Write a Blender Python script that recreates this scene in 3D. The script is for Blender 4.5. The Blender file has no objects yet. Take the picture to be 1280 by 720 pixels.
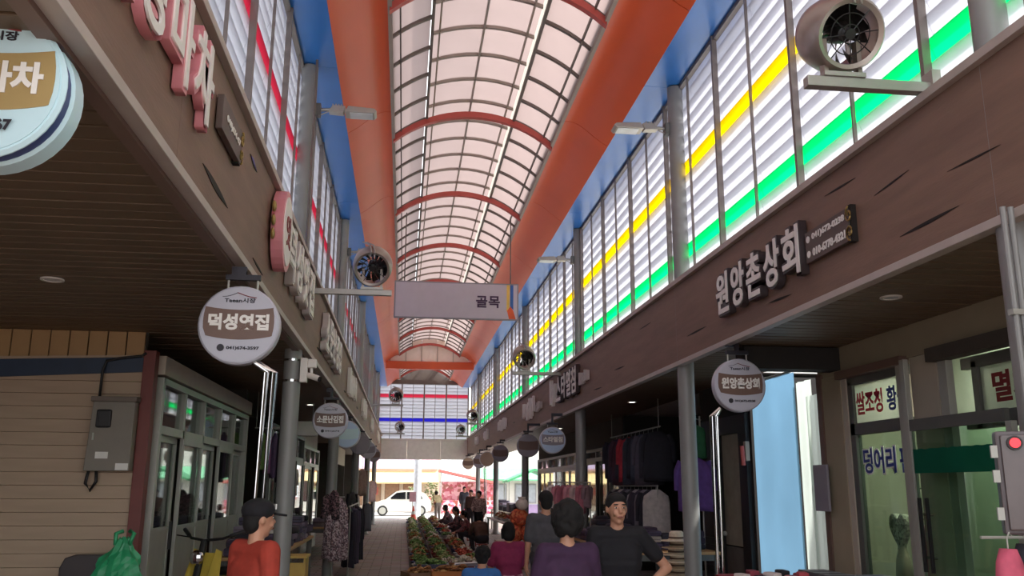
import bpy, bmesh, math, random
from mathutils import Vector, Matrix, Euler
random.seed(7)
PI = math.pi
SC = bpy.context.scene
C = SC.collection

# ------------------------------------------------------------------ camera, world, sun, exposure
cam_d = bpy.data.cameras.new('camera'); cam = bpy.data.objects.new('camera', cam_d); C.objects.link(cam)
PITCH, YAW, ROLL, FPX = .2224, .1195, .0047, 1097.0
_F = Vector((math.sin(YAW)*math.cos(PITCH), math.cos(YAW)*math.cos(PITCH), math.sin(PITCH)))
_R0 = Vector((math.cos(YAW), -math.sin(YAW), 0)); _U0 = _R0.cross(_F)
_R = _R0*math.cos(ROLL) + _U0*math.sin(ROLL); _U = -_R0*math.sin(ROLL) + _U0*math.cos(ROLL)
cam.matrix_world = Matrix(((_R.x, _U.x, -_F.x, 0), (_R.y, _U.y, -_F.y, 0), (_R.z, _U.z, -_F.z, 1.7), (0, 0, 0, 1)))
cam_d.sensor_width = 36; cam_d.sensor_fit = 'HORIZONTAL'; cam_d.lens = FPX/1280*36
cam_d.clip_start = .05; cam_d.clip_end = 500
SC.camera = cam

w = bpy.data.worlds.new('sky'); SC.world = w; w.use_nodes = True
bg = w.node_tree.nodes['Background']; bg.inputs['Color'].default_value = (.93, .96, 1, 1); bg.inputs['Strength'].default_value = 1.25

sun_d = bpy.data.lights.new('sun', 'SUN'); sun_d.energy = 3.2; sun_d.angle = .03; sun_d.color = (1, .95, .88)
sun = bpy.data.objects.new('sun', sun_d); C.objects.link(sun); sun.rotation_euler = (math.radians(10), math.radians(38), 0)

vs = SC.view_settings; vs.view_transform = 'Standard'; vs.look = 'None'; vs.gamma = 1; vs.use_curve_mapping = False
vs.exposure = 1.2
SC.cycles.max_bounces = 10; SC.cycles.diffuse_bounces = 6; SC.cycles.transparent_max_bounces = 24
SC.cycles.transmission_bounces = 8; SC.cycles.glossy_bounces = 4; SC.cycles.sample_clamp_indirect = 6
SC.cycles.caustics_reflective = False; SC.cycles.caustics_refractive = False

# ------------------------------------------------------------------ materials
M = {}
def lin(c):
    return tuple((x/12.92 if x <= .04045 else ((x+.055)/1.055)**2.4) for x in c)
def hexc(h):
    return lin(tuple(int(h[i:i+2], 16)/255 for i in (0, 2, 4)))
def mat(name, col, rough=.6, metal=0, var=.12, scale=6, bump=0, stretch=(1, 1, 1), emit=0, bscale=None):
    if name in M: return M[name]
    if isinstance(col, str): col = hexc(col)
    m = bpy.data.materials.new(name); m.use_nodes = True; nt = m.node_tree; N = nt.nodes; L = nt.links
    b = N['Principled BSDF']; b.inputs['Roughness'].default_value = rough; b.inputs['Metallic'].default_value = metal
    tc = N.new('ShaderNodeTexCoord'); mp = N.new('ShaderNodeMapping'); mp.inputs['Scale'].default_value = stretch
    L.new(tc.outputs['Object'], mp.inputs['Vector'])
    nz = N.new('ShaderNodeTexNoise'); nz.inputs['Scale'].default_value = scale; nz.inputs['Detail'].default_value = 5
    L.new(mp.outputs['Vector'], nz.inputs['Vector'])
    rp = N.new('ShaderNodeValToRGB')
    lo = [max(0, c*(1-var)) for c in col]; hi = [min(1, c*(1+var)) for c in col]
    rp.color_ramp.elements[0].position = .3; rp.color_ramp.elements[1].position = .7
    rp.color_ramp.elements[0].color = (*lo, 1); rp.color_ramp.elements[1].color = (*hi, 1)
    L.new(nz.outputs['Fac'], rp.inputs['Fac']); L.new(rp.outputs['Color'], b.inputs['Base Color'])
    if bump:
        bp = N.new('ShaderNodeBump'); bp.inputs['Strength'].default_value = bump; bp.inputs['Distance'].default_value = .01
        n2 = nz
        if bscale:
            n2 = N.new('ShaderNodeTexNoise'); n2.inputs['Scale'].default_value = bscale; n2.inputs['Detail'].default_value = 6
            L.new(mp.outputs['Vector'], n2.inputs['Vector'])
        L.new(n2.outputs['Fac'], bp.inputs['Height']); L.new(bp.outputs['Normal'], b.inputs['Normal'])
    if emit:
        b.inputs['Emission Color'].default_value = (*col, 1); b.inputs['Emission Strength'].default_value = emit
    M[name] = m
    return m
def translucent(name, col, trans=.72, clear=.03, var=.06, scale=3):
    m = bpy.data.materials.new(name); m.use_nodes = True; nt = m.node_tree; N = nt.nodes; L = nt.links
    if isinstance(col, str): col = hexc(col)
    out = N['Material Output']; N.remove(N['Principled BSDF'])
    tc = N.new('ShaderNodeTexCoord'); nz = N.new('ShaderNodeTexNoise'); nz.inputs['Scale'].default_value = scale; nz.inputs['Detail'].default_value = 4
    L.new(tc.outputs['Object'], nz.inputs['Vector'])
    rp = N.new('ShaderNodeValToRGB')
    rp.color_ramp.elements[0].position = .3; rp.color_ramp.elements[1].position = .7
    rp.color_ramp.elements[0].color = (*[c*(1-var) for c in col], 1); rp.color_ramp.elements[1].color = (*[min(1, c*(1+var)) for c in col], 1)
    L.new(nz.outputs['Fac'], rp.inputs['Fac'])
    tl = N.new('ShaderNodeBsdfTranslucent'); df = N.new('ShaderNodeBsdfDiffuse'); tp = N.new('ShaderNodeBsdfTransparent')
    L.new(rp.outputs['Color'], tl.inputs['Color']); L.new(rp.outputs['Color'], df.inputs['Color']); L.new(rp.outputs['Color'], tp.inputs['Color'])
    a = N.new('ShaderNodeMixShader'); a.inputs['Fac'].default_value = trans; L.new(df.outputs[0], a.inputs[1]); L.new(tl.outputs[0], a.inputs[2])
    b = N.new('ShaderNodeMixShader'); b.inputs['Fac'].default_value = clear; L.new(a.outputs[0], b.inputs[1]); L.new(tp.outputs[0], b.inputs[2])
    L.new(b.outputs[0], out.inputs['Surface']); M[name] = m
    return m
def glass(name, tint=(.85, .92, .88), refl=1.0):
    m = bpy.data.materials.new(name); m.use_nodes = True; nt = m.node_tree; N = nt.nodes; L = nt.links
    out = N['Material Output']; N.remove(N['Principled BSDF'])
    tp = N.new('ShaderNodeBsdfTransparent'); tp.inputs['Color'].default_value = (*tint, 1)
    gl = N.new('ShaderNodeBsdfGlossy'); gl.inputs['Roughness'].default_value = .03
    fr = N.new('ShaderNodeFresnel'); ge = N.new('ShaderNodeNewGeometry'); mr = N.new('ShaderNodeMapRange'); mr.inputs[3].default_value = 1.5; mr.inputs[4].default_value = 1/1.5
    L.new(ge.outputs['Backfacing'], mr.inputs[0]); L.new(mr.outputs[0], fr.inputs['IOR'])
    ml = N.new('ShaderNodeMath'); ml.operation = 'MULTIPLY'; ml.inputs[1].default_value = refl; L.new(fr.outputs[0], ml.inputs[0])
    mx = N.new('ShaderNodeMixShader'); L.new(ml.outputs[0], mx.inputs[0]); L.new(tp.outputs[0], mx.inputs[1]); L.new(gl.outputs[0], mx.inputs[2])
    L.new(mx.outputs[0], out.inputs['Surface']); M[name] = m
    return m
def fleck(name, cols, scale=30, rough=.8, bump=.3):
    """cell-patterned cloth / produce: random colours per voronoi cell"""
    m = bpy.data.materials.new(name); m.use_nodes = True; nt = m.node_tree; N = nt.nodes; L = nt.links
    b = N['Principled BSDF']; b.inputs['Roughness'].default_value = rough
    tc = N.new('ShaderNodeTexCoord'); v = N.new('ShaderNodeTexVoronoi'); v.inputs['Scale'].default_value = scale
    L.new(tc.outputs['Object'], v.inputs['Vector'])
    rp = N.new('ShaderNodeValToRGB'); rp.color_ramp.interpolation = 'CONSTANT'
    cols = [hexc(c) if isinstance(c, str) else c for c in cols]
    rp.color_ramp.elements[0].color = (*cols[0], 1); rp.color_ramp.elements[1].color = (*cols[-1], 1); rp.color_ramp.elements[1].position = 1-1/len(cols)
    for i in range(1, len(cols)-1):
        e = rp.color_ramp.elements.new(i/len(cols)); e.color = (*cols[i], 1)
    sp = N.new('ShaderNodeSeparateColor'); L.new(v.outputs['Color'], sp.inputs[0]); L.new(sp.outputs[0], rp.inputs['Fac'])
    L.new(rp.outputs['Color'], b.inputs['Base Color'])
    bp = N.new('ShaderNodeBump'); bp.inputs['Strength'].default_value = bump; bp.inputs['Distance'].default_value = .02
    L.new(v.outputs['Distance'], bp.inputs['Height']); L.new(bp.outputs['Normal'], b.inputs['Normal'])
    M[name] = m
    return m

mat('fascia_wood', '7d6253', .62, var=.14, scale=5, bump=.25, stretch=(1, .25, 2), bscale=40)
mat('fascia_groove', '17100d', .8)
mat('trim_metal', 'b3a79f', .5, .1, var=.06)
mat('soffit_board', '67533f', .5, var=.10, scale=3)
mat('soffit_board_warm', '6b573f', .5, var=.10, scale=3)
mat('orange_paint', 'd05630', .38, var=.05, scale=1.2)
mat('blue_paint', '2a6cb8', .32, var=.06, scale=1.5)
mat('red_rib', 'b04a42', .45, var=.06)
mat('grey_bar', '94877f', .55, .1, var=.06)
mat('dark_bar', '6a605b', .55, .1, var=.06)
mat('column_grey', '8a8a88', .5, .15, var=.06, scale=3)
mat('louver_frame', '7d7470', .5, .2, var=.06)
mat('galv', 'a7a39c', .42, .55, var=.06)
mat('fan_shell', '9b8f86', .35, .45, var=.05)
mat('black_metal', '1d1b1b', .45, .2, var=.1)
mat('black_plastic', '181718', .5)
mat('chrome', 'd5d5d5', .15, 1, var=.03)
mat('alu', 'a6a59c', .42, .2, var=.05)
mat('alu_dark', '5c5c58', .45, .2, var=.05)
mat('white_paint', 'e2ded8', .5, var=.04)
mat('sign_white', 'b9b9c4', .35, var=.02)
mat('sign_blue', 'bcd4ee', .35, var=.03)
mat('sign_cyan', 'c4e2ea', .35, var=.02)
mat('sign_grey', '8d8790', .4, var=.03)
mat('sign_tan', 'b09a86', .4, var=.03)
mat('sign_brown', '6e564c', .45, var=.04)
mat('sign_gold', 'a58d5c', .45, var=.04)
mat('ink_dark', '23202a', .5)
mat('ink_white', 'e9e6e0', .45, var=.03)
mat('ink_red', 'b32a3c', .5)
mat('ink_navy', '2b3a86', .5)
mat('ink_purple', '3c1f44', .5)
mat('ink_maroon', '7c1f24', .5)
mat('navy_rim', '39457a', .45)
mat('letter_pink', 'd98a92', .4, var=.04)
mat('letter_side', 'c4bcb8', .5, var=.04)
mat('letter_dark', '40383a', .5, var=.04)
mat('gold', 'a58a52', .35, .6)
mat('siding', 'b29a82', .55, var=.06, scale=3, stretch=(.4, 1, 4))
mat('warm_board', 'b08a5c', .55, var=.08, scale=4)
mat('dark_blue_band', '25344a', .5)
mat('red_post', '6e3029', .5, var=.08)
mat('beige_wall', '9c8f78', .7, var=.06, scale=3)
mat('cream_wall', 'b5aa9a', .7, var=.06, scale=3)
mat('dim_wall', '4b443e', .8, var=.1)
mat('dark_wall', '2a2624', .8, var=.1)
mat('box_grey', '7f776c', .5, var=.05)
mat('concrete', 'a8a49f', .8, var=.1, scale=4, bump=.15, bscale=60)
mat('grey_panel', 'e8e6e2', .6, var=.05)
mat('asphalt', 'b9b6b2', .85, var=.08, scale=2, bump=.2, bscale=80)
mat('kerb', 'c5c1ba', .8)
translucent('roof_sheet', 'bdb2b0', .8, .0, var=.03, scale=1.5)
translucent('lantern_strip', 'd8d4ce', .85, .0, var=.02)
translucent('slat_white', 'd0d0d5', .80, .0, var=.02)
translucent('slat_yellow', 'fbe42a', .85, .0, var=.03)
translucent('slat_green', '2cf0a6', .85, .0, var=.03)
translucent('slat_red', 'd8627c', .8, .0, var=.03)
translucent('slat_blue', '5c58d0', .8, .0, var=.03)
translucent('vinyl_sheet', 'a6c2d4', .8, .12, var=.06, scale=.8)
translucent('vinyl_pale', 'e6ece8', .8, .12, var=.04, scale=.8)
glass('glass'); glass('glass_green', (.72, .86, .76)); glass('car_glass', (.25, .28, .3), 1.5)
translucent('green_film', '2f8068', .5, .25)
mat('lamp_lens', (1, .97, .92), .3, emit=2.2)
mat('lamp_off', 'cfd3d6', .25)
mat('red_led', (.9, .02, .03), .3, emit=.8)
mat('skin', 'c08d72', .55, var=.06, scale=12)
mat('hair', '120f0e', .85, var=.25, scale=40, bump=.5)
mat('hair_grey', '2c2827', .85, var=.3, scale=40, bump=.5)
mat('lips', '8f544b', .5); mat('eye_white', 'd8d2c8', .3); mat('eye_dark', '1c1410', .3)
def cloth(hexv, var=.15):
    return mat('cloth_'+hexv, hexv, .85, var=var, scale=14, bump=.35, bscale=22)

# paving
m = bpy.data.materials.new('paving'); m.use_nodes = True; nt = m.node_tree; N = nt.nodes; L = nt.links
b = N['Principled BSDF']; b.inputs['Roughness'].default_value = .7
tc = N.new('ShaderNodeTexCoord'); br = N.new('ShaderNodeTexBrick'); br.inputs['Scale'].default_value = 1
br.inputs['Brick Width'].default_value = .42; br.inputs['Row Height'].default_value = .21; br.inputs['Mortar Size'].default_value = .012
br.inputs['Color1'].default_value = (*hexc('a3928a'), 1); br.inputs['Color2'].default_value = (*hexc('b7a9a2'), 1); br.inputs['Mortar'].default_value = (*hexc('6d615b'), 1)
L.new(tc.outputs['Object'], br.inputs['Vector']); nz = N.new('ShaderNodeTexNoise'); nz.inputs['Scale'].default_value = 1.4; nz.inputs['Detail'].default_value = 6
L.new(tc.outputs['Object'], nz.inputs['Vector']); mx = N.new('ShaderNodeMix'); mx.data_type = 'RGBA'; mx.blend_type = 'MULTIPLY'; mx.inputs[0].default_value = .45
L.new(br.outputs['Color'], mx.inputs[6]); L.new(nz.outputs['Color'], mx.inputs[7]); L.new(mx.outputs[2], b.inputs['Base Color'])
bp = N.new('ShaderNodeBump'); bp.inputs['Strength'].default_value = .4; bp.inputs['Distance'].default_value = .01; bp.invert = True
L.new(br.outputs['Fac'], bp.inputs['Height']); L.new(bp.outputs['Normal'], b.inputs['Normal']); M['paving'] = m

# ------------------------------------------------------------------ mesh helpers
KIDS = {}
class MB:
    def __init__(s): s.v = []; s.f = []; s.smooth = False
    def add(s, v, f):
        o = len(s.v); s.v += [tuple(p) for p in v]; s.f += [tuple(i+o for i in q) for q in f]; return s
    def box(s, x0, x1, y0, y1, z0, z1):
        return s.add([(x0, y0, z0), (x1, y0, z0), (x1, y1, z0), (x0, y1, z0), (x0, y0, z1), (x1, y0, z1), (x1, y1, z1), (x0, y1, z1)],
                     [(0, 3, 2, 1), (4, 5, 6, 7), (0, 1, 5, 4), (1, 2, 6, 5), (2, 3, 7, 6), (3, 0, 4, 7)])
    def tube(s, pts, r, n=10, cap=True):
        """tube along a polyline; r number or list"""
        pts = [Vector(p) for p in pts]; rs = r if isinstance(r, (list, tuple)) else [r]*len(pts)
        rings = []; ref = None
        for i, p in enumerate(pts):
            d = (pts[min(i+1, len(pts)-1)]-pts[max(i-1, 0)]).normalized()
            if ref is None: ref = Vector((0, 0, 1)) if abs(d.z) < .9 else Vector((1, 0, 0))
            a = d.cross(ref).normalized(); bb = d.cross(a).normalized(); ref = -bb if False else ref
            rings.append([p+(a*math.cos(2*PI*k/n)+bb*math.sin(2*PI*k/n))*rs[i] for k in range(n)])
        v = [q for g in rings for q in g]; f = []
        for i in range(len(pts)-1):
            for k in range(n):
                f.append((i*n+k, i*n+(k+1) % n, (i+1)*n+(k+1) % n, (i+1)*n+k))
        if cap: f.append(tuple(range(n))[::-1]); f.append(tuple((len(pts)-1)*n+k for k in range(n)))
        return s.add(v, f)
    def lathe(s, prof, n=20, axis='z', c=(0, 0, 0), closed=False):
        """prof: list of (r, h)"""
        v = []; f = []
        for r, h in prof:
            for k in range(n):
                a = 2*PI*k/n; x, y = r*math.cos(a), r*math.sin(a)
                p = (x, y, h) if axis == 'z' else ((x, h, y) if axis == 'y' else (h, x, y))
                v.append((p[0]+c[0], p[1]+c[1], p[2]+c[2]))
        m_ = len(prof)
        for i in range(m_ if closed else m_-1):
            j = (i+1) % m_
            for k in range(n): f.append((i*n+k, i*n+(k+1) % n, j*n+(k+1) % n, j*n+k))
        if not closed:
            f.append(tuple(range(n))[::-1]); f.append(tuple((m_-1)*n+k for k in range(n)))
        return s.add(v, f)
    def prism(s, poly, a, b, axis='y'):
        """poly 2-D, extruded along axis from a to b. axis y: poly=(x,z); x: (y,z); z: (x,y)"""
        def P(p, t): return (p[0], t, p[1]) if axis == 'y' else ((t, p[0], p[1]) if axis == 'x' else (p[0], p[1], t))
        n = len(poly); v = [P(p, a) for p in poly]+[P(p, b) for p in poly]
        f = [tuple(range(n)), tuple(range(2*n-1, n-1, -1))]+[(k, k+n, (k+1) % n+n, (k+1) % n) for k in range(n)]
        return s.add(v, f)
    def ball(s, c, r, nu=12, nv=8):
        rx, ry, rz = r if isinstance(r, (tuple, list)) else (r, r, r)
        v = [(c[0], c[1], c[2]-rz)]; f = []
        for i in range(1, nv):
            t = -PI/2+PI*i/nv
            for k in range(nu):
                a = 2*PI*k/nu; v.append((c[0]+rx*math.cos(t)*math.cos(a), c[1]+ry*math.cos(t)*math.sin(a), c[2]+rz*math.sin(t)))
        v.append((c[0], c[1], c[2]+rz)); top = len(v)-1
        for k in range(nu):
            f.append((0, 1+(k+1) % nu, 1+k)); f.append((top, top-nu+k, top-nu+(k+1) % nu))
        for i in range(nv-2):
            for k in range(nu):
                f.append((1+i*nu+k, 1+i*nu+(k+1) % nu, 1+(i+1)*nu+(k+1) % nu, 1+(i+1)*nu+k))
        return s.add(v, f)
    def caps(s, a, b, ra, rb, n=10):
        """tapered capsule"""
        a, b = Vector(a), Vector(b); d = (b-a)
        if d.length < 1e-5: return s.ball(a, ra)
        d.normalize(); pts = []; rs = []
        for t in (-1, -.8, -.45, 0): pts.append(a+d*ra*t); rs.append(max(.001, ra*math.sqrt(max(0, 1-t*t))))
        for t in (0, .45, .8, 1): pts.append(b+d*rb*t); rs.append(max(.001, rb*math.sqrt(max(0, 1-t*t))))
        return s.tube(pts, rs, n)
    def mesh(s, name, material=None, smooth=None, bevel=0):
        me = bpy.data.meshes.new(name); me.from_pydata(s.v, [], s.f)
        bm = bmesh.new(); bm.from_mesh(me)
        bmesh.ops.recalc_face_normals(bm, faces=bm.faces)
        if bevel:
            es = [e for e in bm.edges if len(e.link_faces) == 2 and e.calc_face_angle(0) > .5]
            bmesh.ops.bevel(bm, geom=es, offset=bevel, segments=2, affect='EDGES', profile=.6)
        bm.to_mesh(me); bm.free()
        if smooth:
            me.polygons.foreach_set('use_smooth', [True]*len(me.polygons))
            if smooth == 'auto':
                me.set_sharp_from_angle(angle=.7)
        if material: me.materials.append(M[material] if isinstance(material, str) else material)
        return me
    def build(s, name, material, parent=None, loc=(0, 0, 0), rot=(0, 0, 0), smooth=None, bevel=0):
        return link(name, s.mesh(name, material, smooth, bevel), parent, loc, rot)
def link(name, data, parent=None, loc=(0, 0, 0), rot=(0, 0, 0), scale=None):
    o = bpy.data.objects.new(name, data); C.objects.link(o); o.parent = parent; o.location = loc; o.rotation_euler = rot
    if scale: o.scale = scale
    if parent: KIDS.setdefault(parent.name, []).append(o)
    return o
def tag(o, label=None, cat=None, group=None, kind=None):
    if label: o['label'] = label
    if cat: o['category'] = cat
    if group: o['group'] = group
    if kind: o['kind'] = kind
    return o
ORD = 'first second third fourth fifth sixth seventh eighth ninth tenth eleventh twelfth thirteenth fourteenth fifteenth sixteenth seventeenth eighteenth nineteenth twentieth'.split()
def ordn_(k):
    if k < 20: return ORD[k]
    if k == 29: return 'thirtieth'
    if k == 39: return 'fortieth'
    return ('twenty-' if k < 29 else 'thirty-')+ORD[(k+1) % 10-1]
def thing(name, label, cat, loc=(0, 0, 0), rz=0, group=None):
    return tag(link(name, None, None, loc, (0, 0, rz)), label, cat, group)
def struct(name, label, loc=(0, 0, 0)):
    return tag(link(name, None, None, loc), label, None, None, 'structure')
def copy_tree(o, parent=None):
    c = o.copy(); C.objects.link(c); c.parent = parent
    if parent: KIDS.setdefault(parent.name, []).append(c)
    for ch in KIDS.get(o.name, []): copy_tree(ch, c)
    return c

_txt = {}
_TS = bpy.data.scenes.new('text_workshop')
def text_mesh(body, size, depth, off, material, spacing=1.0, shear=0):
    key = (body, size, depth, off, material, spacing)
    if key in _txt: return _txt[key]
    cu = bpy.data.curves.new('t', 'FONT'); cu.body = body; cu.size = size; cu.extrude = depth/2; cu.offset = off
    cu.align_x = 'CENTER'; cu.align_y = 'CENTER'; cu.space_character = spacing; cu.resolution_u = 3; cu.shear = shear
    ob = bpy.data.objects.new('t', cu); _TS.collection.objects.link(ob)
    with bpy.context.temp_override(scene=_TS, view_layer=_TS.view_layers[0]):
        dg = bpy.context.evaluated_depsgraph_get()
    me = bpy.data.meshes.new_from_object(ob.evaluated_get(dg)); me.name = 'lettering'
    bpy.data.objects.remove(ob); bpy.data.curves.remove(cu)
    me.materials.clear(); me.materials.append(M[material])
    # centre on its own bounds
    if len(me.vertices):
        xs = [v.co.x for v in me.vertices]; ys = [v.co.y for v in me.vertices]
        me.transform(Matrix.Translation((-(min(xs)+max(xs))/2, -(min(ys)+max(ys))/2, 0)))
    _txt[key] = me
    return me
FACE_S = (PI/2, 0, 0)          # reads from the camera's side
FACE_E = (PI/2, 0, PI/2)       # on the left wall
FACE_W = (PI/2, 0, -PI/2)      # on the right wall
def text(name, body, size, depth, off, material, parent, loc, rot, fit=None, spacing=1.0):
    me = text_mesh(body, size, depth, off, material, spacing)
    o = link(name, me, parent, loc, rot)
    if fit:
        xs = [v.co.x for v in me.vertices]; ys = [v.co.y for v in me.vertices]
        sx = fit[0]/max(1e-4, max(xs)-min(xs)); sy = fit[1]/max(1e-4, max(ys)-min(ys)) if fit[1] else sx
        o.scale = (sx, sy, 1)
    return o

# ------------------------------------------------------------------ THE SETTING
YN, YF = -.6, 47.0                      # near and far end of the arcade
LX, RX = -1.20, 3.30                     # faces of the two sign fascias
LLX, RLX = -1.43, 3.47                   # louvre planes
ZT = 6.85                                # top of the louvres
COLY = [4.4, 10.4, 17.0, 25.0, 33.0, 41.0]

tag(MB().box(-30, 30, -40, 48.3, -.1, 0).build('floor', 'paving'), 'pale paved market lane running to the road', kind='structure')
tag(MB().box(-40, 40, 48.5, 60.5, -.12, -.02).build('road', 'asphalt'), 'sunlit road crossing beyond the market', kind='structure')
kb = struct('kerb', 'pale kerb between market lane and road')
for k in range(16): MB().box(-8+k, -7.02+k, 48.3, 48.5, -.12, .02).build('kerb_stone', 'kerb', kb, bevel=.01)
tag(MB().box(-40, 40, 60.5, 75, -.1, .03).build('floor_pavement', 'concrete'), 'pavement on the far side of the road', kind='structure')

# canopy ceilings (boards run across, away from the lane)
def canopy(side):
    nm = 'left' if side < 0 else 'right'
    x0, x1 = ((-6.2, LX-.05) if side < 0 else (RX+.05, 4.74))
    zc = 3.25 if side < 0 else 3.2
    c = struct('ceiling_'+nm, 'brown strip-board canopy ceiling over the %s shops' % nm)
    pitch = .16; me = MB().box(x0, x1, 0, pitch-.02, zc, zc+.03).mesh('board', 'soffit_board', bevel=.004)
    y = 1.6 if side < 0 else 3.0; n = 0
    while y < 12:
        link('board', me, c, (0, y, random.uniform(-.002, .002))); y += pitch
    mb = MB()
    while y < YF:
        mb.box(x0, x1, y, y+pitch-.018, zc, zc+.02); y += pitch
    tag(mb.build('board_field', 'soffit_board', c), kind='stuff')
    mb = MB().box(x0, x1, YN, (1.6 if side < 0 else 3.0), zc, zc+.02)
    mb.build('board_end', 'soffit_board', c)
    MB().box(x0, x1, YN, YF, zc+.06, zc+.08).build('backing', 'fascia_groove', c)  # black sheet puts the shade of the board gaps into colour
    MB().box(x0, x1, YN, YF, 4.12, 4.24).build('canopy_roof', 'grey_panel', c)
    if side > 0:
        for ya_, yb_ in ((YN, 9.6), (11.65, 31)): MB().box(4.74, 9.0, ya_, yb_, 3.26, 3.4).build('shop_roof', 'grey_panel', c)
    # inner return behind the fascia
    xr = LX-.12 if side < 0 else RX+.05
    MB().box(xr, xr+.07, YN, YF, zc-.03, zc).build('edge_return', 'sign_brown', c)
canopy(-1); canopy(1)

# fascias
def fascia(side):
    nm = 'left' if side < 0 else 'right'
    t = struct('trim_1' if side < 0 else 'trim_2', 'brown sign fascia with pale metal edges along the %s shops' % nm)
    z0, z1 = (3.3, 4.25) if side < 0 else (3.2, 4.14)
    x0, x1 = (LX-.05, LX) if side < 0 else (RX, RX+.05)
    seams = [YN]+COLY+[YF]
    for a, b_ in zip(seams, seams[1:]):
        MB().box(x0, x1, a+.002, b_-.002, z0, z1).build('fascia_panel', 'fascia_wood', t)
    MB().box(x0+side*.06, x1+side*.06, YN, YF, z0, z1).build('backing', 'dark_wall', t)  # added plate, out of sight, stops light leaking through the panel seams
    s = -side
    xa, xb = (LX-.06, LX+.025) if side < 0 else (RX-.025, RX+.06)
    MB().box(xa, xb, YN, YF, z0-.055, z0).build('lower_edge', 'trim_metal', t, bevel=.004)
    xa, xb = (LX-.3, LX+.05) if side < 0 else (RX-.05, RX+.24)
    MB().box(xa, xb, YN, YF, z1, z1+.06).build('sill', 'trim_metal', t, bevel=.004)
    # wood-crack grooves in the panels: pointed slivers
    xf = (LX+.001) if side < 0 else (RX-.001)
    spots = ([(4.93, 3.50, .75, -.03, .045), (6.3, 4.09, .32, -.03, .04), (2.7, 4.05, 1.1, .03, .02), (6.7, 3.4, .5, -.02, .02), (11.8, 3.5, .6, .02, .03), (12.4, 4.05, .5, .02, .03), (17.3, 3.5, .6, .02, .03), (22, 3.6, .7, 0, .04)] if side < 0 else
             [(4.72, 3.375, .66, -.01, .022), (5.88, 3.97, .5, .02, .015), (5.2, 3.78, .45, -.03, .012), (9.3, 3.45, .7, .0, .02), (7.1, 3.34, .5, .02, .02), (11.5, 3.9, .6, .0, .012), (13.0, 3.5, .7, .02, .02), (14.6, 3.35, .7, .02, .02), (4.3, 3.6, .5, .02, .012), (26.5, 3.6, .5, 0, .03)])
    for (y, z, ln, dz, th) in spots:
        top = [(y+ln*q, z+dz*q+th*.5*math.sin(PI*q)**.8) for q in [i/8 for i in range(9)]]
        bot = [(y+ln*q, z+dz*q-th*.6*math.sin(PI*q)**1.2) for q in [i/8 for i in range(8, -1, -1)]]
        MB().prism(top+bot[1:-1], xf, xf+(.004 if side < 0 else -.004), 'x').build('wood_crack', 'fascia_groove', t)
fascia(-1); fascia(1)
MB().prism([(6.33, 4.085), (6.42, 4.10), (6.58, 4.06), (6.45, 4.07)], LX+.005, LX+.008, 'x').build('violet_mark', mat('violet_mark', '4a3a9a', .5), bpy.data.objects['trim_1'])
MB().tube([(-1.22, 10.22, 4.3), (-1.22, 10.22, 6.85)], .016, 8).build('cable_pipe', 'dark_bar', bpy.data.objects['trim_1'])
# columns
def column(side, y, label):
    x = -1.32 if side < 0 else 3.4
    t = thing('column', label, 'column', (x, y, 0), 0, 'steel columns of the arcade')
    MB().lathe([(.1, .02), (.1, 6.84)], 20).build('shaft', 'column_grey', t, smooth='auto')
    MB().lathe([(.17, 0), (.17, .025)], 20).build('base_plate', 'column_grey', t)
    MB().lathe([(.12, .025), (.115, .1), (.101, .12)], 20).build('collar', 'column_grey', t, smooth='auto')
    return t
ordn = ['nearest', 'second', 'third', 'fourth', 'fifth', 'farthest']
for i, y in enumerate(COLY):
    if i: column(-1, y, 'grey round steel column on the left, %s along the arcade' % ordn[i-1 if i < 5 else 5])
    column(1, y, 'grey round steel column on the right, %s along the arcade' % ordn[i])

# louvre walls
def slat_mesh(L_, material, out):
    prof = [(0, .186), (.018, .15), (.034, .10), (.052, .05), (.078, .0)]
    th = .007; poly = [(out*a, z) for a, z in prof]+[(out*(a+th), z-.003) for a, z in prof[::-1]]
    mb = MB().prism(poly, 0, L_, 'y')
    return mb.mesh('louver_slat', material, smooth='auto')
BAY = .98; ROWS = 14; PZ = .18; ZB = 4.33
def louver_wall(side):
    nm = 'left' if side < 0 else 'right'; x = LLX if side < 0 else RLX; out = side
    w_ = struct('wall_'+nm, 'white louvred upper wall with coloured slat rows, %s side' % nm)
    cm = {7: 'slat_red' if side < 0 else 'slat_yellow', 1: 'slat_blue' if side < 0 else 'slat_green'}
    me = {m_: slat_mesh(BAY-.004, m_, out) for m_ in set(list(cm.values())+['slat_white'])}
    i0 = -3; n = 0
    rest = {k: MB() for k in me}
    base = {k: ([tuple(v.co) for v in me[k].vertices], [tuple(p.vertices) for p in me[k].polygons]) for k in me}
    for i in range(i0, 45):
        y = 3.15+BAY*i
        for r in range(ROWS):
            mm = cm.get(r, 'slat_white'); z = ZB+PZ*r
            if 0 <= i < 21:
                link('louver_slat', me[mm], w_, (x, y+.002, z)); n += 1
            elif y < YF-.5:
                v, f = base[mm]; rest[mm].add([(a+x, b_+y+.002, c_+z) for a, b_, c_ in v], f)
    for k, mb in rest.items():
        if mb.v: tag(mb.build('louver_slat_field', k, w_, smooth='auto'), kind='stuff')
    xi = x-side*.01
    thick = MB().box(-.03, .03, -.022, .022, 4.27, ZT).mesh('mullion', 'louver_frame')
    thin = MB().box(-.014, .014, -.01, .01, 4.27, ZT).mesh('mullion', 'louver_frame')
    for i in range(0, 45):
        link('mullion', thick if i % 2 == 0 else thin, w_, (xi-side*.02, 3.15+BAY*i, 0))
    MB().box(xi-.03, xi+.03, YN, YF, ZT-.05, ZT).build('top_rail', 'louver_frame', w_)
    return w_
louver_wall(-1); louver_wall(1)

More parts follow.
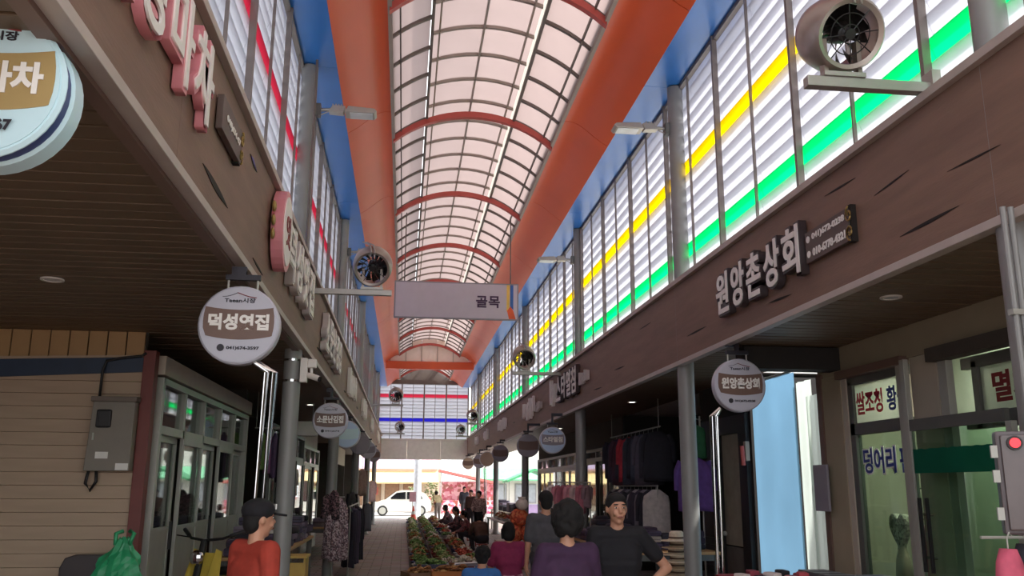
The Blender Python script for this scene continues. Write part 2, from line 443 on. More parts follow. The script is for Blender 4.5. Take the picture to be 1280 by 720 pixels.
# blue soffits and orange beam casings
for side in (-1, 1):
    nm = 'left' if side < 0 else 'right'
    bt = struct('trim_3' if side < 0 else 'trim_4', 'blue painted soffit board under the roof edge, %s side' % nm)
    xa, xb = ((-1.75, -.97) if side < 0 else (2.97, 3.8))
    y = YN
    while y < YF:
        y2 = min(y+5.5, YF); MB().box(xa, xb, y+.003, y2-.003, ZT, ZT+.03).build('soffit_panel', 'blue_paint', bt); y = y2
    MB().box(xa, xb, YN, YF, ZT+.03, ZT+.42).build('gutter_box', 'blue_paint', bt)
    ot = struct('trim_5' if side < 0 else 'trim_6', 'orange curved beam casing along the %s edge of the vault' % nm)
    xo, xi = ((-.985, -.33) if side < 0 else (2.985, 2.28))
    prof = []
    for q in range(11):
        t = q/10; x = xo+(xi-xo)*t; z = ZT-.01+(7.22-ZT+.01)*t + .07*math.sin(PI*t) - .03*math.sin(2*PI*t)
        prof.append((x, z))
    poly = prof+[(a, z+.03) for a, z in prof[::-1]]
    y = .5
    while y < YF:
        y2 = min(y+4.0, YF); MB().prism(poly, y+.008, y2-.008, 'y').build('casing_segment', 'orange_paint', ot, smooth='auto'); y = y2
    MB().box(min(xi, xi)-.025, xi+.025, YN, YF, 7.2, 7.27).build('edge_rail', 'grey_bar', ot)
    MB().box(min(xa, xb), max(xa, xb), YN, YF, 7.28, 7.32).build('cover_plate', 'dark_bar', ot)
    xm0, xm1 = ((-1.0, -.33) if side < 0 else (2.28, 3.0))
    MB().box(xm0, xm1, YN, YF, 7.33, 7.37).build('leak_cover', 'dark_bar', ot)  # added unseen cover, closes a light leak between casing and vault

# vault
XC, HW, RISE = .975, 1.305, .5
RR = (HW*HW+RISE*RISE)/(2*RISE); ZC = 7.22+RISE-RR
def vz(x): return ZC+math.sqrt(max(0, RR*RR-(x-XC)**2))
LA, LB, LIFT = .20, 1.64, .20
vault = struct('ceiling', 'translucent vaulted arcade roof with red ribs and grey bars')
def strip(xa, xb, n, dz, th, y0, y1):
    pr = [(xa+(xb-xa)*k/n, vz(xa+(xb-xa)*k/n)+dz) for k in range(n+1)]
    return MB().prism(pr+[(a, z+th) for a, z in pr[::-1]], y0, y1, 'y')
X0, X1 = XC-HW, XC+HW; XM = .93
SP = .81; YA0 = 5.45
panel_me = {k: strip(a, b_, 5, dz, .012, .004, SP-.004).mesh('roof_panel', 'roof_sheet', smooth='auto') for k, (a, b_, dz) in
            enumerate([(X0, LA-.03, .075), (LA, XM, .075+LIFT), (XM, LB, .075+LIFT), (LB+.03, X1, .075)])}
side_l = strip(X0, LA, 6, .02, .045, -.026, .026).mesh('purlin_side', 'dark_bar'); side_r = strip(LB, X1, 6, .02, .045, -.026, .026).mesh('purlin_side', 'dark_bar')
mid = strip(LA, LB, 8, .02+LIFT, .04, -.024, .024).mesh('purlin_mid', 'grey_bar')
rib = strip(X0, X1, 18, -.07, .10, -.045, .045).mesh('arch_rib', 'red_rib', smooth='auto')
for i in range(-7, int((YF-YA0)/SP)):
    y = YA0+SP*i
    for me in panel_me.values(): link('roof_panel', me, vault, (0, y, 0))
    if i % 5 == 0: link('arch_rib', rib, vault, (0, y, 0))
    link('purlin_side', side_l, vault, (0, y, 0)); link('purlin_side', side_r, vault, (0, y, 0)); link('purlin_mid', mid, vault, (0, y, 0))
ya, yb = YA0-7*SP, YF
for xs, d in ((LA, 1), (LB, -1)):
    z = vz(xs)
    MB().box(xs-.008, xs+.008, ya, yb, z+.05, z+.075+LIFT).build('lantern_strip', 'lantern_strip', vault)
    MB().box(xs-.02, xs+.02, ya, yb, z+.01, z+.06).build('lantern_rail', 'dark_bar', vault)
    x2 = xs+d*.11
    MB().box(x2-.012, x2+.012, ya, yb, vz(x2)+LIFT+.015, vz(x2)+LIFT+.06).build('long_bar', 'grey_bar', vault)
MB().box(XM-.014, XM+.014, ya, yb, vz(XM)+LIFT+.01, vz(XM)+LIFT+.06).build('long_bar', 'grey_bar', vault)
for xs in (X0+.12, X1-.14):
    MB().box(xs-.01, xs+.01, ya, yb, vz(xs)+.01, vz(xs)+.06).build('long_bar', 'dark_bar', vault)

# hung gable screen far down the vault
g = struct('wall_gable', 'pale upright-panelled gable screen with orange beam high under the vault')
GY = 38.0
for k in range(5):
    xa = -.72+k*.68
    MB().box(xa, xa+.66, GY, GY+.03, 6.95, 7.95 if k in (1, 2, 3) else 7.6).build('screen_panel', mat('gable_cream', 'efdcd0', .6, var=.03), g)
    MB().box(xa-.02, xa, GY-.03, GY+.03, 6.95, 7.7).build('screen_bar', 'grey_bar', g)
MB().box(-.9, 2.9, GY-.12, GY+.1, 6.62, 6.95).build('cross_beam', 'orange_paint', g, bevel=.02)

# far end wall above the road
we = struct('wall_end', 'white louvred end wall with red and blue slat rows above a grey beam')
ws = 4.7/4
sm = {m_: None for m_ in ('slat_white', 'slat_red', 'slat_blue')}
for m_ in sm:
    prof = [(0, .186), (.02, .13), (.045, .06), (.075, 0)]
    sm[m_] = MB().prism([(a, z) for a, z in prof]+[(a+.007, z-.003) for a, z in prof[::-1]], .015, ws-.015, 'x').mesh('louver_slat', m_, smooth='auto')
for r in range(16):
    for k in range(4):
        link('louver_slat', sm['slat_red' if r == 12 else ('slat_blue' if r == 5 else 'slat_white')], we, (-1.38+k*ws, YF, 4.12+r*.18))
for k in range(5):
    MB().box(-.035, .035, -.04, .04, 4.1, 7.0).build('mullion', 'louver_frame', we, (-1.38+k*ws, YF-.03, 0))
for k in range(4):
    MB().box(-.012, .012, -.012, .012, 4.1, 7.0).build('mullion', 'louver_frame', we, (-1.38+(k+.5)*ws, YF-.02, 0))
MB().box(-1.5, 3.55, YF-.08, YF+.12, 4.0, 4.12).build('end_sill', 'white_paint', we)
for k in range(3): MB().box(-1.6+k*1.75, -1.61+(k+1)*1.75, YF-.05, YF+.1, 3.05, 4.0).build('beam_panel', 'grey_panel', we, bevel=.005)
MB().box(-1.0, 3.0, YF-.15, YF+.05, 6.98, 7.2).build('end_soffit', 'dark_bar', we)
pr = [(X0+(X1-X0)*k/14, vz(X0+(X1-X0)*k/14)+.32) for k in range(15)]
MB().prism(pr+[(X1, 7.1), (X0, 7.1)], YF-.02, YF+.03, 'y').build('gable_sheet', 'dark_bar', we)

# hanging lane sign
s = thing('lane_sign', 'pale banner sign with purple letters hung across the arcade', 'sign', (1.0, 17.75, 5.05))
MB().box(-1.3, 1.27, 0, .05, 0, .78).build('panel', 'sign_grey', s, bevel=.006)
MB().box(-1.27, 1.24, -.004, 0, .03, .75).build('panel_face', mat('banner_pale', 'c3b8c4', .5, var=.03), s)
for tx, bx in (('골', .50), ('목', .76)):
    text('lettering', tx, .27, .006, .008, 'ink_purple', s, (bx, -.008, .38), FACE_S)
arc = [(1.24, .03), (1.12, .03), (1.02, .12), (1.0, .3), (1.0, .75), (1.08, .75), (1.08, .32), (1.12, .2), (1.24, .15)]
MB().prism([(1.07, .03), (1.21, .03), (1.16, .2), (1.1, .3), (1.03, .2)], -.006, -.004, 'y').build('orange_mark', mat('ink_orange', 'dd5a2c', .5), s)
MB().prism([(1.02, .18), (1.08, .28), (1.09, .75), (1.02, .75)], -.006, -.004, 'y').build('yellow_mark', mat('ink_yellow', 'ecc15e', .5), s)
MB().prism([(1.09, .3), (1.16, .22), (1.16, .75), (1.09, .75)], -.006, -.004, 'y').build('blue_mark', mat('ink_blue', '2f5fa8', .5), s)
for x in (-1.1, 1.1): MB().tube([(x, .025, .78), (x, .025, 2.25)], .012, 8).build('hanger_rod', 'dark_bar', s)

# ------------------------------------------------------------------ SHOP FRONTS, LEFT
wl = struct('wall_left_shops', 'dim shop walls behind the left canopy')
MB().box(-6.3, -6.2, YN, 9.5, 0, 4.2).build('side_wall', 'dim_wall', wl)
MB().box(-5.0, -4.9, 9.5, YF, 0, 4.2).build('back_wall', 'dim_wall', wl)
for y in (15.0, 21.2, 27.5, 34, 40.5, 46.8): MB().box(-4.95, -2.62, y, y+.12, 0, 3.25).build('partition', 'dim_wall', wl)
for y0, y1, c_ in ((21.3, 27.5, 'cream_wall'), (34.1, 40.5, 'beige_wall')): MB().box(-2.7, -2.62, y0, y1, 2.55, 3.25).build('shop_header', c_, wl)

sd = struct('wall_siding', 'beige lap siding wall facing the camera under the left canopy')
zz = 0.0; bd = None
me = MB().prism([(9.4, 0), (9.385, .004), (9.40-.004, .128), (9.42, .13), (9.42, 0)], -6.2, -2.69, 'x').mesh('siding_board', 'siding')
for k in range(22): link('siding_board', me, sd, (0, 0, k*.13))
MB().box(-6.2, -2.7, 9.44, 9.5, 0, 3.25).build('sheathing', 'dim_wall', sd)
MB().prism([(-6.2, 2.64), (-2.69, 2.83), (-2.69, 2.98), (-6.2, 2.86)], 9.36, 9.42, 'y').build('dark_band', 'dark_blue_band', sd)
MB().prism([(-6.2, 2.86), (-2.69, 2.98), (-2.69, 3.0), (-6.2, 2.9)], 9.34, 9.42, 'y').build('band_cap', 'siding', sd)
bm_ = MB().box(0, .175, 9.41, 9.44, 2.84, 3.25).mesh('fascia_board', 'warm_board', bevel=.004)
for k in range(18): link('fascia_board', bm_, sd, (-6.08+k*.188, 0, 0))
tag(MB().box(-2.685, -2.565, 9.34, 9.48, 0, 3.05).build('corner_post', 'red_post', None, bevel=.006), 'dark red corner post between siding wall and glass shopfront', 'post')

# electric meter box with its cable
t = thing('meter_box', 'grey electric meter box on the beige siding', 'meter box', (-2.90, 9.38, 1.83))
MB().prism([(-.22, 0), (.21, 0), (.21, .68), (-.19, .68)], -.16, 0, 'y').build('case', 'box_grey', t, bevel=.008)
MB().box(-.21, .23, -.18, 0, .68, .73).build('cap', mat('box_brown', '6a5d52', .5), t, bevel=.006)
MB().box(-.14, 0, -.165, -.16, .42, .60).build('window_frame', 'black_plastic', t, bevel=.02)
MB().box(-.12, -.02, -.168, -.163, .44, .58).build('pane', 'black_metal', t)
for x, z in ((-.12, .12), (.08, .01)): MB().box(x, x+.12, -.163, -.158, z, z+.065).build('paper_label', 'white_paint', t)
MB().box(-.165, -.15, -.17, -.158, .3, .37).build('latch', 'alu', t)
MB().tube([(-.17, -.06, .7), (-.17, -.05, 1.0), (-.14, -.05, 1.1), (-.02, -.05, 1.13), (.2, -.05, 1.16), (.24, -.05, 1.19)], .014, 8).build('supply_cable', 'black_plastic', t, smooth=True)
MB().tube([(-.2, -.05, .02), (-.22, -.05, -.12), (-.17, -.05, -.19), (-.12, -.05, -.1), (-.13, -.05, .02)], .016, 8).build('looped_cable', 'black_plastic', t, smooth=True)

# glass shopfront
def frontage(name, label, x, y0, y1, n, z_kick, z_door, z_tr, z_top, fr='alu', kick='alu', gl='glass', face=1, swap=True):
    f = struct(name, label)
    def bar(nm, a0, a1, b0, b1, mt=fr, dx=.0, d=.06): return MB().box(x-d/2+dx, x+d/2+dx, a0, a1, b0, b1).build(nm, mt, f, bevel=.004)
    bar('frame_head', y0, y1, z_top-.07, z_top, d=.12); bar('transom_rail', y0, y1, z_door, z_door+.09, d=.1)
    bar('frame_sill', y0, y1, 0, .06, d=.1)
    for k in range(n+1):
        yy = y0+(y1-y0)*k/n
        bar('post', yy-.04, yy+.04, z_door, z_top, d=.1)
    bar('end_post', y0-.05, y0+.05, 0, z_top, d=.12); bar('end_post', y1-.05, y1+.05, 0, z_top, d=.12)
    for k in range(n):
        a, b_ = y0+(y1-y0)*k/n, y0+(y1-y0)*(k+1)/n
        MB().box(x-.004, x+.004, a+.04, b_-.04, z_door+.09, z_top-.07).build('transom_pane', gl, f)
        dx = (.035 if k % 2 else -.035) if swap else 0
        lf = link('door_leaf', None, f, (x+dx, a, 0)); W = b_-a
        def leaf(nm, p0, p1, q0, q1, mt=fr): return MB().box(-.02, .02, p0, p1, q0, q1).build(nm, mt, lf, bevel=.003)
        leaf('stile', 0, .06, .06, z_door); leaf('stile', W-.06, W, .06, z_door); leaf('rail', .06, W-.06, z_door-.07, z_door); leaf('rail', .06, W-.06, .06, .14)
        leaf('rail', .06, W-.06, z_kick-.05, z_kick)
        MB().box(-.012, .012, .06, W-.06, .14, z_kick-.05).build('kick_panel', kick, lf)
        MB().box(-.004, .004, .06, W-.06, z_kick, z_door-.07).build('pane', gl, lf)
        if k % 2 == 0: MB().box(face*.02, face*.05, W-.05, W-.025, 1.0, 1.3).build('pull_handle', 'black_plastic', lf)
    return f
frontage('door_1', 'sliding glass shopfront in grey aluminium frames beside the red post', -2.58, 9.6, 14.75, 5, 1.25, 2.22, 2.3, 2.8)
MB().box(-2.66, -2.5, 9.5, 14.9, 2.82, 3.02).build('shop_header_box', 'cream_wall', wl, bevel=.01)
# inside of that shop: back shelf wall, seen through the glass
for k, z in enumerate((.5, 1.0, 1.5, 2.0)): MB().box(-4.85, -4.45, 9.7, 14.8, z, z+.03).build('wall_shelf', 'beige_wall', wl)
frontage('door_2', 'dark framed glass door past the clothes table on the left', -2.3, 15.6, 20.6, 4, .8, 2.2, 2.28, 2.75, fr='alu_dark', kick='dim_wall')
frontage('door_3', 'grey framed glass front beyond the scarf rack on the left', -2.55, 22, 27, 4, .7, 2.2, 2.28, 2.7, fr='alu', kick='alu')

# ------------------------------------------------------------------ SHOP FRONTS, RIGHT
wr = struct('wall_right_shops', 'beige and dim shop walls behind the right canopy')
MB().box(4.68, 4.82, YN, 9.55, 2.9, 3.22).build('shop_header', 'beige_wall', wr)
MB().box(4.66, 4.84, 9.0, 9.5, 0, 2.9).build('pier', 'beige_wall', wr, bevel=.01)
MB().box(4.64, 4.7, 9.42, 9.52, 0, 2.95).build('pier_edge', 'sign_brown', wr)
MB().box(4.7, 4.84, 7.3, 7.72, 0, 2.9).build('pier', 'cream_wall', wr, bevel=.01)
MB().box(4.68, 4.84, YN, 5.6, 0, 2.9).build('pier', 'beige_wall', wr)
MB().box(6.1, 6.2, YN, 9.6, 0, 3.3).build('back_wall', mat('shop_green_wall', '9fb09a', .8, var=.04), wr)
MB().box(4.84, 7.0, 9.52, 9.62, 0, 3.3).build('partition', 'cream_wall', wr)
MB().box(4.6, 4.7, 7.72, 9.0, 2.84, 2.92).build('shutter_box', 'sign_brown', wr)
MB().box(4.6, 4.74, 5.6, 7.3, 2.80, 2.92).build('shutter_box', 'dim_wall', wr)
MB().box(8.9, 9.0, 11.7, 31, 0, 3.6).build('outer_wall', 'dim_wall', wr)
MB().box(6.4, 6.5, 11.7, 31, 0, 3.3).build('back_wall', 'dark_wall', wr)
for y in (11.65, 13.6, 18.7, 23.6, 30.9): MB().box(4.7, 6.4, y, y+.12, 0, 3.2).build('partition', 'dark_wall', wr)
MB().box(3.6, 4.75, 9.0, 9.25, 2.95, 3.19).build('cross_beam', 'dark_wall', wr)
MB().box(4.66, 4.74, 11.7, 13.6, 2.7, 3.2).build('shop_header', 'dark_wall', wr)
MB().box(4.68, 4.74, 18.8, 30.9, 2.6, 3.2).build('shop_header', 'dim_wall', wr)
# door beside the vinyl sheet
f = struct('door_4', 'pale flush door in a dark frame beside the vinyl sheet')
for a, b_ in ((11.72, 12.0), (12.75, 13.55)): MB().box(4.64, 4.72, a, b_, 0, 2.7).build('frame_jamb', 'black_metal', f)
MB().box(4.64, 4.72, 12.0, 12.75, 2.45, 2.7).build('frame_head', 'black_metal', f)
MB().box(4.68, 4.71, 12.0, 12.75, .9, 2.45).build('door_panel', mat('door_olive', '8d8672', .6), f); MB().box(4.68, 4.71, 12.0, 12.75, .05, .88).build('door_panel', mat('door_low', '57524a', .6), f)
MB().ball((4.64, 12.68, 1.05), .035).build('door_knob', 'alu', f)
for k in range(9): MB().box(4.6, 4.64, 12.82, 13.5, .1+k*.1, .17+k*.1).build('vent_slat', 'black_plastic', f)

# vinyl sheet closing the gap between two shops
vs_ = thing('vinyl_sheet', 'pale blue translucent vinyl sheet hung between two shops', 'vinyl sheet', (4.7, 9.6, 0))
def wavy(y0, y1, z0, z1, amp, ph, n=20):
    pr = [(amp*math.sin(ph+q*5.5), y0+(y1-y0)*q/n) for q in [i for i in range(n+1)]]
    pr = [(amp*math.sin(ph+i*.7)*(.4+.6*i/n), y0+(y1-y0)*i/n) for i in range(n+1)]
    return MB().prism(pr+[(a+.004, b_) for a, b_ in pr[::-1]], z0, z1, 'z')
wavy(.62, 2.0, .1, 3.08, .015, 0).build('main_sheet', 'vinyl_sheet', vs_, smooth='auto')
wavy(.25, .66, .1, 2.95, .02, 1).build('side_strip', 'vinyl_pale', vs_, (.03, 0, 0), smooth='auto')
wavy(-.03, .27, .1, 2.75, .02, 2).build('side_strip', 'vinyl_pale', vs_, (-.02, 0, 0), smooth='auto')
MB().tube([(0, -.02, 3.1), (0, 2.0, 3.1)], .015, 8).build('curtain_rail', 'alu', vs_)
tag(MB().box(4.58, 4.61, 9.3, 9.62, 1.45, 1.95).build('notice_plate', 'sign_grey', None, bevel=.005), 'small grey plate fixed beside the vinyl sheet', 'plate')

# window with printed words, bay A
f = struct('window_1', 'shop window with red and blue printed Korean words')
def rb(nm, y0, y1, z0, z1, mt='alu_dark', x=4.72, d=.07): return MB().box(x-d/2, x+d/2, y0, y1, z0, z1).build(nm, mt, f, bevel=.004)
rb('frame_post', 8.9, 9.0, 0, 2.86, 'cream_wall', d=.1); rb('frame_post', 8.8, 8.9, 0, 2.8); rb('frame_post', 7.76, 7.84, 0, 2.86, 'alu', 4.66)
rb('frame_head', 7.8, 8.9, 2.76, 2.86); rb('transom_rail', 7.8, 8.9, 2.24, 2.36); rb('frame_sill', 7.8, 8.9, .1, .25)
MB().box(4.716, 4.724, 7.84, 8.8, 2.36, 2.76).build('transom_pane', translucent('frosted', 'd5dbd0', .6, .15), f)
MB().box(4.716, 4.724, 7.84, 8.8, .25, 2.24).build('pane', 'glass_green', f)
text('lettering', '쌀조청', .22, .004, .005, 'ink_red', f, (4.70, 8.50, 2.56), FACE_W, fit=(.52, .24))
text('lettering', '황물', .22, .004, .005, 'ink_navy', f, (4.70, 7.98, 2.56), FACE_W, fit=(.36, .24))
text('letter_outline', '덩어리', .24, .004, .018, 'ink_white', f, (4.703, 8.40, 1.97), FACE_W, fit=(.63, .28))
text('lettering', '덩어리', .24, .004, .005, 'ink_navy', f, (4.70, 8.40, 1.97), FACE_W, fit=(.6, .25))
text('lettering', '판', .24, .004, .005, 'ink_navy', f, (4.70, 7.93, 1.97), FACE_W, fit=(.18, .25))
f = struct('window_2', 'recessed transom with dark red printed Korean words')
rb('frame_post', 7.14, 7.26, 0, 2.82, 'alu', 4.72); rb('frame_post', 6.98, 7.06, 2.2, 2.78, x=4.9); rb('frame_head', 5.6, 7.2, 2.72, 2.82, x=4.9); rb('transom_rail', 5.6, 7.2, 2.2, 2.34, x=4.9)
MB().box(4.896, 4.904, 5.6, 6.98, 2.34, 2.72).build('transom_pane', 'frosted', f)
text('lettering', '멸치액', .26, .004, .008, 'ink_maroon', f, (4.885, 6.45, 2.53), FACE_W, fit=(.75, .26))
# open glass leaf with green film and paired pull handles
t = thing('glass_door', 'open glass door leaf with green film band and dark pull handles', 'door', (4.52, 6.12, 0))
MB().box(-.025, .025, 1.36, 1.43, .02, 2.85).build('stile', 'alu', t, bevel=.004); MB().box(-.025, .025, 0, .07, .02, 2.2).build('stile', 'alu', t, bevel=.004)
MB().box(-.02, .02, .07, 1.36, 2.2, 2.3).build('rail', 'alu_dark', t); MB().box(-.02, .02, .07, 1.36, .02, .14).build('rail', 'alu_dark', t)
MB().box(-.004, .004, .07, 1.36, .14, 2.2).build('pane', 'glass_green', t)
n = 20; pr = [(.07+1.29*i/n, 2.03+.012*abs(math.sin(i*1.3))) for i in range(n+1)]
MB().prism(pr+[(1.36, 1.83), (.07, 1.83)], -.008, -.004, 'x').build('green_film', 'green_film', t)
for y in (1.25, 1.14):
    h = MB().box(-.06, -.035, y, y+.03, 1.0, 1.62).build('pull_handle', 'black_plastic', t, bevel=.004)
    for z in (1.12, 1.48): MB().tube([(-.04, y+.015, z), (-.004, y+.015, z)], .012, 8).build('standoff', 'chrome', t)
t = thing('door_post', 'pale narrow open door leaf beside the red-lamp box', 'door', (4.05, 5.35, 0))
MB().box(0, .05, 0, .09, 0, 2.0).build('leaf_edge', 'cream_wall', t, bevel=.006); MB().box(.01, .55, .02, .06, .02, 1.98).build('leaf', 'cream_wall', t); MB().prism([(-.12, .2), (.3, .02), (.3, .12), (0, .3)], 2.0, 2.03, 'z').build('leaf_cap', 'cream_wall', t)
# downlight inside shop A
t = thing('shop_lamp', 'white strip lamp inside the shop with printed window', 'lamp', (5.5, 8.0, 3.15))
MB().box(-.08, .08, -.5, .5, 0, .05).build('housing', 'white_paint', t); MB().box(-.06, .06, -.48, .48, -.02, 0).build('diffuser', mat('lamp_dim', (1, .97, .88), .4, emit=32.0), t)

# shop door far right with bright panes
frontage('door_5', 'dark framed double door between clothes shop and far windows', 4.66, 18.9, 22.4, 3, .5, 2.3, 2.36, 2.6, fr='alu_dark', kick='dim_wall', gl='glass', face=-1)
frontage('window_3', 'white barred shop windows beside the dark double door', 4.66, 23.8, 30.6, 6, .9, 2.2, 2.26, 2.6, fr='white_paint', kick='cream_wall', gl='glass', face=-1, swap=False)

# round recessed canopy lamps
def downlight(x, y, z, label, lit=True):
    t = thing('ceiling_lamp', label, 'lamp', (x, y, z), 0, 'round canopy downlights')
    MB().lathe([(.085, -.012), (.085, 0), (.06, 0), (.06, -.012)], 20, closed=True).build('trim_ring', 'white_paint', t, smooth='auto')
    MB().lathe([(.058, -.008), (.058, -.002)], 20).build('diffuser', 'lamp_lens' if lit else 'lamp_off', t)
downlight(-2.74, 6.98, 3.248, 'unlit round lamp in the left canopy ceiling near the camera', False)
downlight(3.84, 6.47, 3.198, 'unlit round lamp in the right canopy ceiling near the camera', False)
downlight(-1.85, 17.6, 3.248, 'lit round lamp in the left canopy ceiling past the second column')
downlight(4.05, 15.5, 3.198, 'lit round lamp in the right canopy ceiling before the clothes shop')
downlight(-1.95, 23.5, 3.248, 'lit round lamp deep in the left canopy ceiling')
downlight(4.05, 23.0, 3.198, 'lit round lamp deep in the right canopy ceiling')

# ------------------------------------------------------------------ SIGNS
def round_sign(label, x, y, z, name, phone, face='sign_white', band='sign_brown', D=.55, pole=None, hang=True, thick=.11, logo=True, gap=None, simple=False):
    """double-faced round lightbox; local origin at the centre, front face towards -y"""
    t = thing('round_sign', label, 'sign', (x, y, z), 0, 'round shop signs under the canopies')
    R_ = D/2; h = thick/2
    MB().lathe([(R_-.012, -h), (R_, -h+.012), (R_, h-.012), (R_-.012, h)], 40, 'y').build('drum', face if gap or face == 'sign_grey' else 'sign_white', t, smooth='auto')
    MB().lathe([(R_-.02, -h-.004), (R_-.02, -h)], 40, 'y').build('face', face, t)
    if gap:
        MB().lathe([(R_-.012, h), (R_-.012, h+gap)], 40, 'y').build('neck', 'navy_rim', t, smooth='auto')
        MB().lathe([(R_-.01, h+gap), (R_+.0, h+gap+.01), (R_, h+gap+.09), (R_-.01, h+gap+.1)], 40, 'y').build('rear_drum', face, t, smooth='auto')
    rb_ = R_-.03
    if band:
        top, bot = .115*D/.55, -.075*D/.55
        pl = []
        for q in range(9):
            u = -1+2*q/8; pl.append((u*rb_*.93, top+.02*(u*u)-.012))
        for q in range(5):
            u = 1-2*q/4; pl.append((rb_*(.93+.045*(1-u*u)) if abs(u) < 1 else rb_*.93, (top-.0)*(u+1)/2+(bot)*(1-u)/2))
        for q in range(9):
            u = 1-2*q/8; pl.append((u*rb_*.88, bot-.03+.025*(u*u)))
        for q in range(1, 4):
            u = -1+2*q/4; pl.append((-rb_*(.93+.045*(1-u*u)), top*(u+1)/2+bot*(1-u)/2))
        MB().prism(pl, -h-.007, -h-.004, 'y').build('band', band, t)
    if name:
        text('lettering', name, .14, .004, .006, 'ink_white', t, (0, -h-.010, .018*D/.55), FACE_S, fit=(D*.74, D*.21))
    if phone:
        text('phone_number', phone, .05, .003, .002, 'ink_dark', t, (D*.07, -h-.007, -D*.30), FACE_S, fit=(D*.40, D*.052))
        mk = MB().lathe([(D*.045, -h-.007), (D*.045, -h-.004)], 16, 'y', (-D*.2, 0, -D*.295)).build('phone_mark', 'ink_dark', t)
    if logo:
        pts = [(-.02+.13*q/8, -h-.006, .225-.03*math.sin(PI*.5*q/8)-.004*q/8) for q in range(9)]
        MB().tube([(a*D/.55, b_, c_*D/.55) for a, b_, c_ in pts], .003, 6).build('roof_mark', 'ink_maroon', t)
        pts = [(-.12+.10*q/6, -h-.006, .195+.03*(q/6)**2) for q in range(7)]
        MB().tube([(a*D/.55, b_, c_*D/.55) for a, b_, c_ in pts], .002, 6).build('roof_mark', 'ink_dark', t)
        text('logo_lettering', 'Taean시장', .045, .003, .001, 'ink_dark', t, (0, -h-.007, .17*D/.55), FACE_S, fit=(D*.38, D*.062))
    sx = 1 if x > 1 else -1
    if hang:
        MB().tube([(-.1, 0, R_-.03), (-.1, 0, R_+.06)], .008, 8).build('hanger', 'alu', t)
        MB().tube([(.1, 0, R_-.03), (.1, 0, R_+.06)], .008, 8).build('hanger', 'alu', t)
        xt = (LX-.02 if x < 1 else RX+.02)-x; zt = 3.2-z
        MB().box(-.12, .12, -.02, .02, R_+.05, R_+.09).build('bracket', 'ink_dark', t, bevel=.005)
        MB().box(min(0, xt)-.02, max(0, xt)+.02, -.02, .02, zt-.06, zt).build('arm', 'ink_dark', t)
        MB().box(-.02, .02, -.018, .018, R_+.08, zt-.03).build('drop_bar', 'ink_dark', t)
    if pole:
        for dx, mt in ((0, 'chrome'), (.055, 'chrome')):
            MB().tube([(pole[0]-.1*(1 if pole[0] > 0 else -1), .02, -R_*.86), (pole[0]+dx, .03, -R_*.86-.08), (pole[1]+dx, .05, -z+.02)], .02, 10).build('pole', mt, t, smooth='auto')
        MB().lathe([(.16, -z), (.16, -z+.03)], 20, c=(pole[1]+.03, .05, 0)).build('base_plate', 'alu', t)
    return t
s = round_sign('large white round sign with gold band at the top left corner', -1.485, 3.0, 3.05, '포장마차', None, 'sign_cyan', 'sign_gold', D=.56, thick=.03, gap=.05, hang=False)
MB().box(-.03, .03, .08, .12, .2, .24).build('bracket', 'ink_dark', s)
MB().box(-.02, .02, .09, .11, .22, .36).build('drop_bar', 'ink_dark', s); MB().box(-.02, .24, .09, .11, .22, .25).build('arm', 'ink_dark', s)
text('phone_number', '67', .05, .003, .002, 'ink_dark', s, (.1, -.032, -.16), FACE_S)
round_sign('white round sign with brown band and chrome pole above the red-shirted person', -1.16, 6.2, 2.78, '덕성엿집', '041)674-3597', pole=(.20, .13))
round_sign('white round sign with brown band beneath the second left fascia sign', -1.16, 14.1, 2.69, '소문난김집', '041)674', D=.55)
round_sign('pale blue round sign peeking out behind the brown-banded left sign', -1.16, 18.2, 2.71, None, None, 'sign_blue', 'sign_cyan', logo=False)
round_sign('plain mauve-grey round sign, third from the road on the left', -1.2, 24.6, 2.8, None, None, 'sign_grey', None, logo=False)
round_sign('white round sign with small dark lettering, second from the road on the left', -1.18, 29.5, 2.84, None, None, 'sign_white', 'sign_grey', logo=False)
round_sign('mauve-grey round sign nearest the road on the left', -1.2, 36, 2.9, None, None, 'sign_grey', 'sign_brown', logo=False)
round_sign('white round sign with brown band and chrome pole on the right', 3.42, 8.75, 2.73, '원앙촌상회', '041)672-0238', pole=(-.30, -.29))
round_sign('bluish white round sign below the right fascia letters', 3.06, 18.3, 2.64, '스타열침', None, 'sign_blue', 'sign_grey')
round_sign('dark mauve round sign next to the bluish sign on the right', 2.98, 21.4, 2.66, None, None, 'sign_grey', 'sign_brown', logo=False)
round_sign('dark round sign halfway to the road on the right', 3.12, 29, 2.75, None, None, 'sign_grey', 'sign_brown', logo=False)
round_sign('tan round sign on a thin pole near the road on the right', 3.1, 33.5, 2.7, None, None, 'sign_tan', None, logo=False, pole=(-.1, -.02))
round_sign('dark round sign, second from the road on the right', 3.12, 37, 2.7, None, None, 'sign_grey', 'sign_brown', logo=False)
round_sign('pinkish round sign nearest the road on the right', 3.0, 42, 2.75, None, None, 'sign_tan', 'sign_brown', logo=False)

